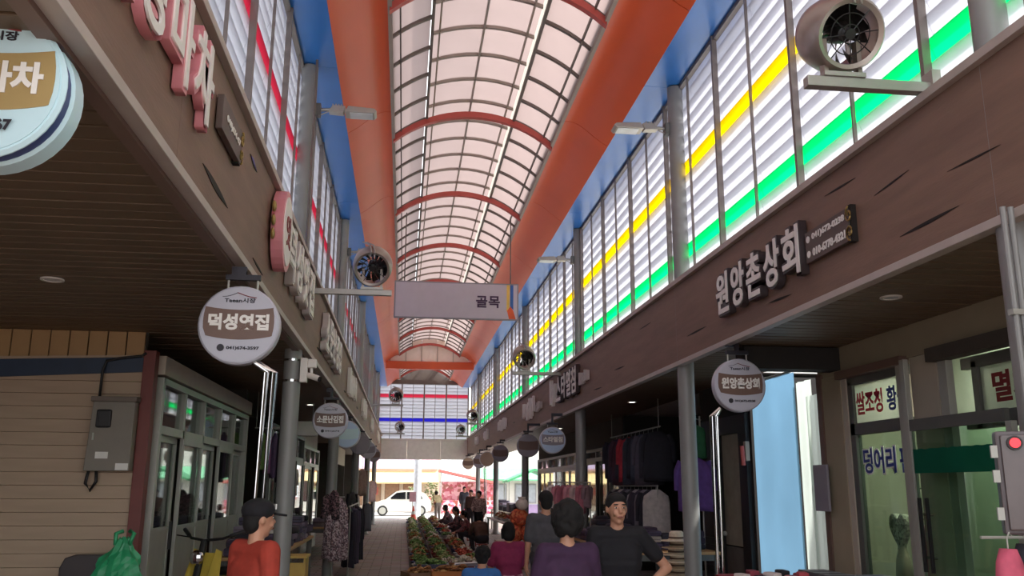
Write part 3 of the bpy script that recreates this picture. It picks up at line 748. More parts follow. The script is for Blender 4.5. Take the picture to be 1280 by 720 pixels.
def letters(label, side, body, ys, z, size, back, face, depth=.06, off=.012, tall=None):
    x = LX if side < 0 else RX; s_ = -side; rot = FACE_E if side < 0 else FACE_W
    t = thing('letter_sign', label, 'sign', (x, ys[0], z), 0, 'raised letter signs on the fascias')
    for ch, y in zip(body, ys):
        ft = (size*.92, tall or size)
        o = text('letter', ch, size, depth, off*2.2, back, t, (s_*(depth/2+.01), y-ys[0], 0), rot, fit=(ft[0]*1.1, ft[1]*1.1))
        me = text_mesh(ch, size, .012, off*.6, face); xs = [v.co.x for v in me.vertices]; yy = [v.co.y for v in me.vertices]
        f_ = link('letter_face', me, o, (0, 0, depth/2+.004)); f_.scale = (ft[0]/(max(xs)-min(xs))/o.scale[0], ft[1]/(max(yy)-min(yy))/o.scale[1], 1)
    return t
def phone_plate(label, side, y0, y1, z0, z1, lines, orn):
    x = LX if side < 0 else RX; s_ = -side; rot = FACE_E if side < 0 else FACE_W
    yc = (y0+y1)/2; zc = (z0+z1)/2
    t = thing('phone_plate', label, 'sign', (x, yc, zc), 0, 'brown phone number plates on the fascias')
    W, H_ = abs(y1-y0), z1-z0
    MB().box(min(s_*.01, s_*.05), max(s_*.01, s_*.05), -W/2, W/2, -H_/2, H_/2).build('plate', mat('plate_brown', '574740', .5), t, bevel=.004)
    nl = len(lines)
    for i, ln in enumerate(lines):
        zz_ = (H_*.24 if i == 0 else -H_*.24) if nl == 2 else 0
        text('phone_number', ln, .1, .004, .004, 'ink_white', t, (s_*.054, (-.05 if side > 0 else .05)*W, zz_), rot, fit=(W*.74, H_*.26))
        if nl == 2: MB().lathe([(H_*.11, s_*.05), (H_*.11, s_*.055)], 14, 'x', (0, side*W*.42 if side > 0 else -W*.42, zz_)).build('phone_mark', 'ink_white', t)
    # scrollwork at one end
    e = orn*W/2
    for sg in (-1, 1):
        pts = []
        for q in range(15):
            a = q/14*PI*2.6; r = .055*(1-q/18)*H_/.22
            pts.append((s_*.055, e+orn*.01+r*math.sin(a)*.8, sg*(H_*.26)+sg*r*math.cos(a)))
        MB().tube(pts, .007, 6).build('scroll', 'gold', t, smooth=True)
    MB().box(min(s_*.0, s_*.045), max(s_*.0, s_*.045), e-.03, e+.03, -H_*.55, H_*.55).build('end_cap', 'fascia_groove', t)
    return t
letters('pink edged white raised Korean letters at top left', -1, '포장마차', [3.15, 3.62, 4.1, 4.57], 3.86, .44, 'letter_pink', 'ink_white', depth=.05, tall=.47)
phone_plate('brown phone plate with gold scroll after the pink letters', -1, 5.12, 5.72, 3.80, 4.02, ['041)674-67'], 1)
t = thing('oval_sign', 'pink rimmed oval plate on the left fascia', 'sign', (LX, 7.62, 3.88))
pl = [(.30*math.cos(2*PI*k/28), .36*math.sin(2*PI*k/28)) for k in range(28)]
MB().prism(pl, .02, .12, 'x').build('plate', 'letter_pink', t); MB().prism([(a*.84, b_*.86) for a, b_ in pl], .12, .128, 'x').build('plate_face', 'ink_white', t)
for k in range(3): MB().ball((.05, -.36, .12-.12*k), (.02, .045, .05)).build('gold_scroll', 'gold', t)
text('lettering', '엿', .3, .006, .008, 'ink_maroon', t, (.132, 0, 0), FACE_E)
letters('pale raised Korean letters beside the oval plate on the left', -1, '덕성엿집', [8.25, 8.85, 9.45, 10.05], 3.86, .5, 'letter_side', 'ink_white', depth=.08)
letters('white raised Korean letters on the left fascia past the first column', -1, '소문난김집', [12.4, 13.0, 13.6, 14.2, 14.8], 3.8, .5, 'letter_side', 'ink_white', depth=.08)
letters('tall white raised Korean letters on the right fascia', 1, '원앙촌상회', [8.55, 8.12, 7.72, 7.3, 6.9], 3.66, .36, 'letter_dark', 'ink_white', depth=.07, tall=.42)
phone_plate('brown plate with two phone numbers and scroll on the right', 1, 6.68, 5.95, 3.50, 3.76, ['041)672-0238', '010-6778-4321'], -1)
letters('white raised Korean letters on the right fascia past the second column', 1, '스타열침', [18.4, 17.8, 17.25, 16.7], 3.72, .5, 'letter_dark', 'ink_white', depth=.08)
def strokes(label, side, y0, y1, z0, z1, tone='ink_white', n=9, plate=False):
    """lettering too far off to read: upright raised strokes on the fascia"""
    x = LX if side < 0 else RX; s_ = -side
    t = thing('letter_sign', label, 'sign', (x, (y0+y1)/2, (z0+z1)/2), 0, 'raised letter signs on the fascias')
    W = abs(y1-y0); H_ = z1-z0; rnd = random.Random(int(abs(y0)*10))
    for k in range(n):
        u = -W/2+W*(k+.5)/n; a = rnd.uniform(-.5, -.2)*H_; b_ = rnd.uniform(.25, .5)*H_; wd = W/n*rnd.uniform(.25, .5)
        MB().box(min(s_*.01, s_*.08), max(s_*.01, s_*.08), u-wd/2, u+wd/2, a, b_).build('letter_stroke', tone, t, bevel=.004)
        if k % 2: MB().box(min(s_*.01, s_*.08), max(s_*.01, s_*.08), u-wd*1.2, u+wd, (a+b_)/2, (a+b_)/2+H_*.14).build('letter_stroke', tone, t)
    return t
strokes('dense white raised sign strokes, third sign along the left fascia', -1, 18, 20.6, 3.5, 4.1)
strokes('white raised sign strokes, fourth sign along the left fascia', -1, 24, 26.6, 3.5, 4.1)
strokes('white raised sign strokes, fifth sign along the left fascia', -1, 30, 32.6, 3.55, 4.05)
strokes('white raised sign strokes at the far end of the left fascia', -1, 38, 41, 3.55, 4.05)
strokes('tall first stroke plate of the second right fascia sign', 1, 19.7, 18.9, 3.4, 4.05, n=3)
strokes('brown number plate strokes after the second right fascia sign', 1, 16.3, 15.5, 3.55, 3.8, 'letter_side', n=5)
strokes('white raised sign strokes, third sign along the right fascia', 1, 24.4, 22.2, 3.4, 4.0)
strokes('small plate strokes after the third right fascia sign', 1, 21.9, 21.0, 3.5, 3.75, 'letter_side', n=5)
strokes('white raised sign strokes, fourth sign along the right fascia', 1, 31, 28.4, 3.5, 3.95)
strokes('white raised sign strokes, fifth sign along the right fascia', 1, 36.6, 34.6, 3.5, 3.95)
strokes('white raised sign strokes, sixth sign along the right fascia', 1, 41.2, 39.2, 3.5, 3.95)
t = thing('white_signboard', 'blank white lightbox sign under the left canopy', 'sign', (-2.15, 17.2, 2.62))
MB().box(0, .5, 0, .1, 0, .27).build('box', 'white_paint', t, bevel=.01); MB().tube([(.1, .05, .27), (.1, .05, .62)], .01, 6).build('hanger', 'alu', t); MB().tube([(.4, .05, .27), (.4, .05, .62)], .01, 6).build('hanger', 'alu', t)

# ------------------------------------------------------------------ MISTING FANS
def make_fan(label, x, y, z, tilt, armx, armz, yaw=0):
    """drum fan on an arm from the fascia; origin at the drum centre"""
    t = thing('mist_fan', label, 'fan', (x, y, z), 0, 'cooling fans above the lane')
    rot = (tilt, 0, yaw)
    hd = link('fan_head', None, t, (0, 0, 0), rot)
    R_ = .235
    MB().lathe([(R_*.80, -.17), (R_*.92, -.185), (R_*1.0, -.16), (R_*1.06, -.04), (R_*1.06, .06), (R_*.98, .15), (R_*.93, .16), (R_*.93, .145), (R_*.99, .05), (R_*.99, -.04), (R_*.92, -.15), (R_*.80, -.165)], 36, 'y', closed=True).build('shell', 'fan_shell', hd, smooth='auto')
    MB().lathe([(.02, -.12), (.05, -.10), (.06, -.02), (.06, .1)], 18, 'y').build('motor_hub', 'black_metal', hd, smooth='auto')
    bl = MB()
    v = []; 
    for q in range(6):
        r = .05+.155*q/5; a = .25*q/5
        v.append((r*math.cos(a)-.0, -.02-.01, r*math.sin(a))); v.append((r*math.cos(a+.34), .045, r*math.sin(a+.34)))
    bl.add(v, [(2*q, 2*q+1, 2*q+3, 2*q+2) for q in range(5)])
    bme = bl.mesh('blade', 'black_metal')
    for k in range(14):
        link('blade', bme, hd, (0, 0, 0), (0, 2*PI*k/14, 0))
    for r in (.06, .13, .195):
        MB().lathe([(r+.004*math.cos(a), -.165+.004*math.sin(a)) for a in [2*PI*i/6 for i in range(6)]], 32, 'y', closed=True).build('guard_ring', 'black_metal', hd)
    for k in range(8):
        a = 2*PI*k/8+.2; MB().tube([(.03*math.cos(a), -.165, .03*math.sin(a)), (.205*math.cos(a), -.165, .205*math.sin(a))], .004, 6).build('guard_spoke', 'black_metal', hd)
    MB().lathe([(.035, -.172), (.035, -.16)], 16, 'y').build('guard_boss', 'black_metal', hd)
    # mist pipes over the top
    for dx in (-.015, .03):
        MB().tube([(dx-.12, .1, R_*1.2), (dx-.02, -.06, R_*1.2), (dx, -.17, R_*1.02), (dx, -.19, R_*.8)], .009, 8).build('mist_pipe', 'galv', hd, smooth=True)
    za = -R_*1.1-.03
    MB().box(-.14, .14, -.05, .05, za-.03, za).build('foot_plate', 'galv', t)
    MB().box(-.13, -.10, -.03, .03, za, -.05).build('yoke_arm', 'fan_shell', t); MB().box(.1, .13, -.03, .03, za, -.05).build('yoke_arm', 'fan_shell', t)
    xs = sorted((armx-x, -.25 if armx > x else .25))
    MB().box(xs[0], xs[1], -.035, .035, za-.10, za-.03).build('arm', 'galv', t, bevel=.004)
    MB().box(armx-x-.03, armx-x+.03, -.06, .06, za-.2, za+.05).build('wall_plate', 'galv', t)
    return t
make_fan('big drum cooling fan with mist pipe above the right fascia', 2.74, 4.95, 4.60, math.radians(28), 3.36, 0)
make_fan('drum cooling fan above the left fascia nearest the camera', -.47, 11.0, 4.44, math.radians(28), -1.22, 0)
make_fan('drum cooling fan above the right fascia below the hanging sign', 2.5, 18.6, 4.42, math.radians(25), 3.36, 0)
make_fan('drum cooling fan in front of the end wall, second on the left', -.33, 30, 4.70, math.radians(20), -1.22, 0)
make_fan('drum cooling fan in front of the end wall, second on the right', 2.80, 37, 4.60, math.radians(20), 3.36, 0)
make_fan('small drum cooling fan by the blue slats, left', -.25, 44, 4.55, math.radians(15), -1.22, 0)
make_fan('small drum cooling fan by the blue slats, right', 2.85, 45.5, 4.55, math.radians(15), 3.36, 0)

# ------------------------------------------------------------------ LED LAMPS, CAMERA, BOX
def led(label, side, y, z):
    x = -1.22 if side < 0 else 3.3; d = -side
    t = thing('street_lamp', label, 'lamp', (x, y, z), 0, 'flat LED lamps on the columns')
    MB().box(min(0, d*.06), max(0, d*.06), -.05, .05, -.09, .07).build('clamp', 'alu_dark', t, bevel=.005)
    MB().tube([(d*.04, 0, 0), (d*.2, 0, .01)], .022, 10).build('arm', 'galv', t)
    MB().tube([(d*.03, 0, -.08), (d*.17, 0, -.01)], .008, 8).build('stay', 'galv', t)
    MB().prism([(d*.16, -.035), (d*.34, -.045), (d*.36, .045), (d*.2, .05)], -.06, .06, 'y').build('driver_box', 'galv', t, bevel=.006)
    for k in range(4): MB().box(min(d*(.2+.035*k), d*(.215+.035*k)), max(d*(.2+.035*k), d*(.215+.035*k)), -.062, .062, .045, .065).build('cooling_fin', 'galv', t)
    MB().prism([(d*.36, -.05), (d*.72, -.055), (d*.75, -.02), (d*.72, .01), (d*.4, .03)], -.11, .11, 'y').build('lamp_head', 'galv', t, bevel=.008)
    MB().box(min(d*.42, d*.7), max(d*.42, d*.7), -.09, .09, -.062, -.052).build('lens', 'lamp_off', t)
led('flat LED lamp on the left column in front of the orange beam', -1, 10.4, 6.27)
led('flat LED lamp on the right column in front of the orange beam', 1, 10.4, 6.26)
led('flat LED lamp on the right column behind the first pair', 1, 17.0, 6.2)
led('flat LED lamp on the left column behind the first pair', -1, 17.0, 6.2)
t = thing('security_camera', 'small white security camera clamped to the left column', 'camera', (-1.2, 10.35, 3.0))
for z in (-.12, .12): MB().lathe([(.108, z-.012), (.108, z+.012)], 20, c=(-.12, .05, 0)).build('band', 'chrome', t)
MB().box(-.02, .06, -.06, .04, -.14, .14).build('mount', 'white_paint', t, bevel=.006)
MB().box(.06, .16, -.05, .03, .03, .13).build('junction_box', 'white_paint', t, bevel=.01)
MB().tube([(.1, 0, .03), (.11, -.01, -.05)], .018, 8).build('stem', 'white_paint', t)
MB().tube([(.02, .02, -.04), (.12, -.02, -.07), (.2, -.05, -.1)], [.03, .035, .035], 12).build('camera_body', 'white_paint', t, smooth='auto')
MB().tube([(.19, -.047, -.097), (.215, -.057, -.105)], .03, 12).build('lens', 'black_plastic', t)
t = thing('control_box', 'clear fronted control box with red lamp on the right column', 'control box', (3.1, 4.02, 1.48), -.5)
MB().box(-.2, .16, 0, .12, 0, .5).build('case', mat('box_smoky', '55484a', .3), t, bevel=.012)
MB().box(-.18, .14, -.025, 0, .02, .48).build('lid', mat('lid_smoky', '5f5250', .18, var=.1), t, bevel=.01)
MB().box(-.1, .08, -.03, -.024, .06, .22).build('red_panel', mat('smoky_red', '7c3038', .3), t)
MB().lathe([(.035, -.045), (.035, -.025)], 20, 'y', (-.12, 0, .44)).build('lamp_bezel', 'black_plastic', t); MB().lathe([(.024, -.055), (.024, -.044)], 20, 'y', (-.12, 0, .44)).build('lamp', 'red_led', t)
for z in (.1, .28, .4): MB().box(-.225, -.195, -.01, .03, z-.03, z+.03).build('hinge', 'alu', t)
MB().box(.0, .36, .12, .32, .2, .26).build('column_bracket', 'alu', t)
t = thing('drain_pipe', 'pair of thin pipes strapped to the near right column', 'pipe', (3.2, 4.22, 0))
for dx in (0, .045): MB().tube([(dx, 0, 0), (dx, 0, 3.2)], .017, 10).build('pipe', 'column_grey', t)
for z in (.6, 1.6, 2.6): MB().box(-.03, .08, -.025, .02, z, z+.03).build('strap', 'alu', t)
t = thing('wall_phone', 'small pink and white handset hanging beside the vinyl sheet', 'handset', (4.6, 11.6, 2.05))
MB().box(-.03, .03, -.04, .04, 0, .26).build('cradle', 'sign_tan', t, bevel=.01); MB().tube([(-.06, -.02, -.06), (-.07, -.02, .2)], .03, 8).build('handset', mat('coral', 'c2574e', .5), t); MB().tube([(0, 0, .26), (.02, 0, .5), (0, .02, .9)], .006, 6).build('cord', 'black_plastic', t)

# ------------------------------------------------------------------ GOODS
def table(label, x0, x1, y0, y1, z, top='warm_board', leg='alu_dark', skirt=None):
    t = thing('market_table', label, 'table', ((x0+x1)/2, (y0+y1)/2, 0)); w2, d2 = (x1-x0)/2, (y1-y0)/2
    MB().box(-w2, w2, -d2, d2, z-.04, z).build('table_top', top, t, bevel=.006)
    for sx in (-1, 1):
        for sy in (-1, 1):
            MB().box(sx*(w2-.05)-.025, sx*(w2-.05)+.025, sy*(d2-.05)-.025, sy*(d2-.05)+.025, 0, z-.04).build('leg', leg, t)
    MB().box(-w2+.05, w2-.05, -d2+.04, -d2+.06, z-.12, z-.04).build('apron', leg, t)
    if skirt: MB().box(-w2+.02, w2-.02, -d2+.0, -d2+.012, .1, z-.045).build('skirt', skirt, t)
    return t
_rg = random.Random(3)
def garment(label, x, y, ztop, w, h, mt, rz=0, sleeves=True, name='garment', cat='clothes', group=None, hook=True, flare=1.05, cord=0):
    t = thing(name, label, cat, (x, y, ztop), rz, group)
    n = 20; rows = 9; v = []; f = []; ph = _rg.uniform(0, 6)
    for r in range(rows):
        q = r/(rows-1); ww = w/2*(.28+.72*min(1, q*7))*(1+(flare-1)*q); dd = .045+.03*q
        z = -h*q+(.0 if r else .0)
        for k in range(n):
            a = 2*PI*k/n; rip = 1+.16*q*math.sin(a*5+ph)
            v.append((ww*math.cos(a), dd*math.sin(a)*rip+.012*q*math.sin(3*a+ph), z+.012*math.sin(a*3+ph)*q))
    for r in range(rows-1):
        for k in range(n): f.append((r*n+k, r*n+(k+1) % n, (r+1)*n+(k+1) % n, (r+1)*n+k))
    f.append(tuple(range(n))); f.append(tuple((rows-1)*n+k for k in range(n)))
    MB().add(v, f).build('body', mt, t, smooth=True)
    if sleeves:
        for s_ in (-1, 1): MB().tube([(s_*w*.40, 0, -.05), (s_*w*.52, 0, -h*.25), (s_*w*.55, .01, -h*.62)], [.05, .048, .04], 10).build('sleeve', mt, t, smooth='auto')
    if hook: MB().tube([(0, 0, -.01), (0, 0, .05), (.02, 0, .075), (.035, 0, .06)], .004, 6).build('hanger_hook', 'alu', t)
    if cord: MB().tube([(0, 0, .05), (0, 0, cord-ztop)], .005, 6).build('hanging_cord', 'alu_dark', t)
    return t
def folded(label, x, y, z, w, d, h, mt, rz=0, group='folded clothes on the tables'):
    t = thing('folded_garment', label, 'clothes', (x, y, z), rz, group)
    mb = MB(); mb.box(-w/2, w/2, -d/2, d/2, 0, h); mb.build('fold', mt, t, bevel=min(h*.42, .03), smooth='auto')
    MB().box(-w/2+.02, w/2-.03, -d/2-.004, d/2-.03, h*.48, h*.54).build('fold_crease', 'fascia_groove', t)
    return t
CN = {'2b2733': 'black-violet', '3a3242': 'dark plum', '4a3f52': 'plum', '22232b': 'black', '565063': 'slate violet', '6b6070': 'mauve grey', '33303a': 'charcoal', '7d7480': 'light mauve', '8a7f86': 'pinkish grey', '5b4a52': 'wine grey', 'a04a4a': 'brick red', '9c8f86': 'beige', 'c0b8b2': 'pale grey'}
DK = ['2b2733', '3a3242', '4a3f52', '22232b', '565063', '6b6070', '33303a', '7d7480']

# left: yellow stand, clothes tables, scarves
t = thing('wooden_stand', 'yellow wooden stand behind the first left column', 'stand', (-1.3, 11.35, 0))
for sx in (-1, 1): MB().box(sx*.16-.012, sx*.16+.012, -.18, .18, 0, .85).build('side_panel', mat('yellow_wood', 'b89a4e', .6), t)
MB().box(-.19, .19, -.2, .2, .85, .88).build('top', 'yellow_wood', t, bevel=.004); MB().box(-.15, .15, -.19, -.175, .0, .8).build('front_panel', 'yellow_wood', t)
for x in (-.08, .08): MB().lathe([(.022, -.2), (.022, -.188)], 12, 'y', (x, 0, .62)).build('grip_hole', 'black_plastic', t)
table('long clothes table along the left shopfront', -2.15, -1.5, 11.2, 16.0, .86)
k = 0
for iy in range(9):
    for ix in range(2):
        z = .86
        for lv in range(_rg.choice((2, 3, 4))):
            h = _rg.uniform(.07, .12); c_ = _rg.choice(DK); k += 1
            folded('%s garment, layer %s of %s pile, %s row, long left table' % (CN[c_], ORD[lv], ORD[iy], 'lane-side' if ix else 'wall-side'), -1.98+ix*.3+_rg.uniform(-.02, .02), 11.5+iy*.52, z, .28, .4, h, cloth(c_), _rg.uniform(-.15, .15), 'dark folded garments on the long left table'); z += h
folded('white folded cloth on top of the dark clothes piles', -1.70, 11.5, 1.12, .24, .3, .1, cloth('cfc8c2'), .4)
t = thing('scarf_stand', 'slim stand draped with scarves against the left column', 'stand', (-1.22, 16.55, 0))
MB().tube([(0, 0, 0), (0, 0, 1.62)], .015, 8).build('pole', 'alu', t); MB().tube([(-.18, 0, 1.5), (.18, 0, 1.5)], .01, 8).build('crossbar', 'alu', t); MB().lathe([(.16, 0), (.16, .03)], 16).build('base', 'alu', t)
SCF = fleck('scarf_pattern', ['8a7478', 'a8949a', '6b5358', 'c2b2b4', '584a52'], 45)
SCD = fleck('scarf_dark', ['3c2e33', '6a4f55', '241e22', '84666c'], 40)
for k, (dx, dy, zt, ln, m_) in enumerate([(-.12, -.02, 1.55, .42, SCD), (.0, -.05, 1.62, .5, SCD), (.1, -.02, 1.5, .9, SCF), (-.06, -.07, 1.2, .75, SCF), (.06, -.09, 1.1, .7, SCF), (.17, .0, 1.42, 1.0, SCF)]):
    garment(['dark floral scarf at the left end of the stand', 'dark floral scarf bunched on top of the stand', 'pale scarf hanging longest on the stand', 'pale fringed scarf in front of the stand', 'pale crumpled scarf low on the stand', 'pale scarf at the right end of the stand'][k], -1.22+dx, 16.55+dy, zt, .17, ln, m_, _rg.uniform(-.4, .4), False, 'scarf', 'scarf', 'scarves on the stand', False, 1.4)
for k in range(5):
    garment('dark coat, %s along the low rail on the left' % ORD[k], -1.0+.02*k, 17.6+k*.5, 1.25+.03*(k % 2), .42, 1.05, cloth(DK[k % 4]), PI/2+.5, True, 'coat', 'clothes', 'dark coats along the left lane edge')
t = thing('coat_rail', 'low rail carrying the dark coats on the left', 'rail', (-.98, 18.6, 0))
MB().tube([(-.02, -1.2, 1.31), (.04, 1.2, 1.34)], .014, 8).build('rail', 'alu', t)
for y in (-1.15, 1.15): MB().tube([(0, y, 0), (0, y, 1.32)], .014, 8).build('upright', 'alu', t)
table('clothes table past the scarf stand on the left', -2.1, -1.55, 20.5, 27, .8)
for i in range(14):
    c_ = _rg.choice(DK); folded('%s garment, %s along the table past the scarves' % (CN[c_], ORD[i]), -1.75+_rg.uniform(-.1, .1), 20.8+i*.45, .8, .36, .38, _rg.uniform(.12, .35), cloth(c_), _rg.uniform(-.2, .2), 'grey folded garments past the scarf stand')
garment('white coat bulging into the lane on the left', -1.22, 23.0, 1.5, .55, 1.0, cloth('c9c0ba'), 1.2, name='coat', cord=3.24)
garment('black coat beside the white coat on the left', -1.22, 22.2, 1.55, .5, 1.25, cloth('1d1b20'), 1.2, name='coat', cord=3.24)
garment('dark garment at the far end of the left lane edge', -1.22, 32.2, 1.1, .6, .95, cloth('26232a'), 1.1, name='coat', cord=3.24)
garment('tan garment beside the far left column', -1.24, 27.6, 2.2, .4, .8, cloth('8d7468'), .9, name='coat', cord=3.25)
garment('pink shirt hanging near the road on the left', -1.24, 36.0, 1.9, .5, .8, cloth('a98a86'), .9, name='shirt', cord=3.25)
for k, c_ in enumerate(('6f8a4a', 'a0698c', '5a4a66', '3a3440')):
    garment(['green', 'magenta', 'violet', 'black'][k]+' garment on the rail inside the dark left shop', -2.36+k*.1, 15.32, 2.56, .12, .6+.07*k, cloth(c_), .3, False, 'hanging_garment', 'clothes', 'colourful garments in the dark left shop')
t = thing('clothes_rail', 'rail in the dark left shop with colourful garments', 'rail', (-2.2, 15.32, 2.64)); MB().tube([(-.3, 0, 0), (.3, 0, 0)], .012, 8).build('rail', 'alu', t)
for y in (-.28, .28): MB().tube([(y, 0, 0), (y, 0, .6)], .006, 6).build('drop_rod', 'alu', t)

# scooter by the left shopfront
t = thing('scooter', 'yellow and black scooter parked by the left glass shopfront', 'scooter', (-1.95, 10.4, 0), math.radians(-25))
for y in (-.55, .55):
    wh = MB().lathe([(.22+.05*math.cos(a), .05*math.sin(a)) for a in [2*PI*i/8 for i in range(8)]], 24, 'x', (0, y, .27), closed=True).build('tyre', 'black_plastic', t, smooth=True)
    MB().lathe([(.17, -.03), (.17, .03)], 20, 'x', (0, y, .27)).build('rim', 'alu', wh)
MB().tube([(0, -.55, .27), (0, -.45, .7), (0, -.34, 1.12)], [.035, .04, .035], 10).build('fork', 'black_metal', t)
MB().tube([(-.34, -.2, 1.2), (-.2, -.3, 1.14), (0, -.34, 1.12), (.2, -.3, 1.14), (.34, -.2, 1.2)], .015, 8).build('handlebar', 'black_metal', t)
for s_ in (-1, 1):
    MB().tube([(s_*.26, -.26, 1.165), (s_*.4, -.16, 1.22)], .022, 8).build('grip', 'black_plastic', t)
    MB().tube([(s_*.22, -.3, 1.15), (s_*.36, -.34, 1.17)], .008, 6).build('brake_lever', 'black_metal', t)
MB().prism([(-.52, .5), (-.3, 1.0), (-.24, .98), (-.3, .35), (.1, .3), (.15, .45), (.55, .5), (.6, .7), (.15, .72), (.05, .4), (-.22, .4)], -.14, .14, 'x').build('fairing', mat('scooter_yellow', 'c9b04a', .4), t, bevel=.03)
MB().box(-.13, .13, .1, .65, .72, .82).build('seat', 'black_plastic', t, bevel=.04); MB().ball((0, -.45, .95), (.08, .06, .08)).build('headlamp', 'chrome', t)

# chair and green bag by the siding
t = thing('dark_chair', 'dark chair with rounded backrest against the siding', 'chair', (-2.85, 8.85, 0))
pl = [(-.24, .55), (-.25, .95), (-.21, 1.04), (-.12, 1.07), (.12, 1.07), (.21, 1.04), (.25, .95), (.24, .55)]
MB().prism(pl, -.03, .03, 'y').build('backrest', mat('chair_brown', '33292a', .5), t, bevel=.012)
MB().box(-.24, .24, -.46, .0, .42, .48).build('seat', 'chair_brown', t, bevel=.015)
for sx in (-1, 1):
    for sy in (-.42, .0): MB().tube([(sx*.21, sy, 0), (sx*.21, sy, .44 if sy < -.1 else .6)], .016, 8).build('leg', 'black_metal', t)
t = thing('green_bag', 'crumpled green plastic bag slung over the dark chair', 'bag', (-2.56, 8.74, .6))
v = []; f = []; n = 22; rows = 12
for r in range(rows):
    q = r/(rows-1); wd = .05+.16*math.sin(min(1, (1-q)*1.6)*PI/2)**.8
    if q > .8: wd *= .75
    for k in range(n):
        a = 2*PI*k/n; rr_ = wd*(1+.18*math.sin(5*a+7*q)+.1*math.sin(9*a-11*q))
        v.append((rr_*math.cos(a)*.95+.03*q, rr_*math.sin(a)*.55, .62*q+.02*math.sin(4*a)*q))
for r in range(rows-1):
    for k in range(n): f.append((r*n+k, r*n+(k+1) % n, (r+1)*n+(k+1) % n, (r+1)*n+k))
f += [tuple(range(n)), tuple((rows-1)*n+k for k in range(n))]
bagm = mat('bag_green', '2f9a66', .35, var=.2, scale=8)
MB().add(v, f).build('bag_body', bagm, t)
for s_ in (-1, 1): MB().tube([(s_*.06+.02, 0, .56), (s_*.08+.03, .02, .66), (s_*.03+.03, .06, .68)], .02, 8).build('handle_loop', bagm, t, smooth=True)

# right: hat stack and clothes
table('clothes table behind the hats on the right', 3.1, 4.3, 11.95, 13.3, .85)
t = thing('hat_stand', 'low wooden crate under the straw hats', 'stand', (3.52, 11.4, 0))
MB().box(-.24, .24, -.22, .22, .56, .6).build('top', 'warm_board', t); 
for sx in (-1, 1): MB().box(sx*.22-.015, sx*.22+.015, -.2, .2, 0, .56).build('side_panel', 'warm_board', t)
for k in range(6):
    z = .60+k*.085; t = thing('straw_hat', ['lowest', 'second lowest', 'third', 'fourth', 'fifth', 'topmost'][k]+' cream straw hat of the stack on the right', 'hat', (3.52+_rg.uniform(-.015, .015), 11.4, z), 0, 'stacked straw hats')
    hm = mat('straw_%d' % (k % 3), ['cbb79a', 'b8a184', 'dccbb0'][k % 3], .8, var=.1, scale=30)
    MB().lathe([(.2, .012), (.205, .0), (.13, .012), (.1, .03), (.095, .1), (.07, .125), (.01, .125), (.01, .115), (.065, .115), (.088, .09), (.1, .02), (.13, .004)], 28).build('brim_and_crown', hm, t, smooth='auto')
    MB().lathe([(.1, .032), (.102, .034), (.1, .055), (.098, .055)], 24).build('ribbon', mat('ribbon_brown', '5a4334', .7), t)
rl = thing('clothes_rail', 'high rail across the right clothes shop', 'rail', (4.35, 16.4, 2.72)); MB().tube([(0, -1.6, 0), (0, 2.1, 0)], .013, 8).build('rail', 'alu', rl)
for y in (-1.5, 2.0): MB().tube([(0, y, 0), (0, y, .48)], .008, 6).build('drop_rod', 'alu', rl)
hi = ['2a2733', '3b2d3f', '4a2c3a', '33303c', '8c2f3c', '3a3d4a', '2d2f3a', '3d4250', '55505c', '30303a', '26262e']
for k, c_ in enumerate(hi):
    lab = 'red vest on the high rail of the right clothes shop' if k == 4 else 'dark garment, %s from the far end of the high right rail' % ORD[k]
    garment(lab, 4.33, 17.9-k*.3, 2.64, .5, .78+.06*(k % 3), cloth('b23540' if k == 4 else c_), -.45, k % 2 == 0, 'hanging_garment', 'clothes', None if k == 4 else 'dark garments on the high right rail')
rl = thing('clothes_rail', 'lower rail in the right clothes shop', 'rail', (4.25, 16.2, 0)); MB().tube([(0, -1.5, 1.72), (0, 1.6, 1.72)], .013, 8).build('rail', 'alu', rl)
for y in (-1.45, 1.55): MB().tube([(0, y, 0), (0, y, 1.72)], .013, 8).build('upright', 'alu', rl)
lo = ['8a8488', '2c2a33', 'b5aca8', '403a48', '6f6a72', '29272e', '9c9496', '3a3440', '746c76', '2a2830', 'c0b8b2']
for k, c_ in enumerate(lo): garment('%s garment, %s from the far end of the lower right rail' % ('dark' if c_ < '5' else 'grey', ORD[k]), 4.24, 17.6-k*.28, 1.66, .46, .85, cloth(c_), -.5, k % 2 == 1, 'hanging_garment', 'clothes', 'garments on the lower right rail')
table('clothes table in front of the right clothes shop', 3.15, 3.95, 13.6, 16.75, .78)
for i in range(6):
    for j in range(2):
        z = .78
        for lv in range(_rg.choice((2, 3, 4))):
            h = _rg.uniform(.06, .12); c_ = _rg.choice(DK+['8a7f86', '5b4a52']); folded('%s garment, layer %s of %s %s pile before the clothes shop' % (CN[c_], ORD[lv], ORD[i], 'inner' if j else 'outer'), 3.35+j*.4, 13.85+i*.5, z, .34, .4, h, cloth(c_), _rg.uniform(-.2, .2), 'folded garments before the right clothes shop'); z += h
for i in range(5):
    z = .85
    for lv in range(3):
        h = _rg.uniform(.06, .1); c_ = _rg.choice(DK+['a04a4a', '9c8f86']); folded('%s garment, layer %s of %s pile behind the hats' % (CN[c_], ORD[lv], ORD[i]), 3.3+i*.21, 12.5, z, .2, .3, h, cloth(c_), _rg.uniform(-.2, .2), 'folded garments behind the hats'); z += h
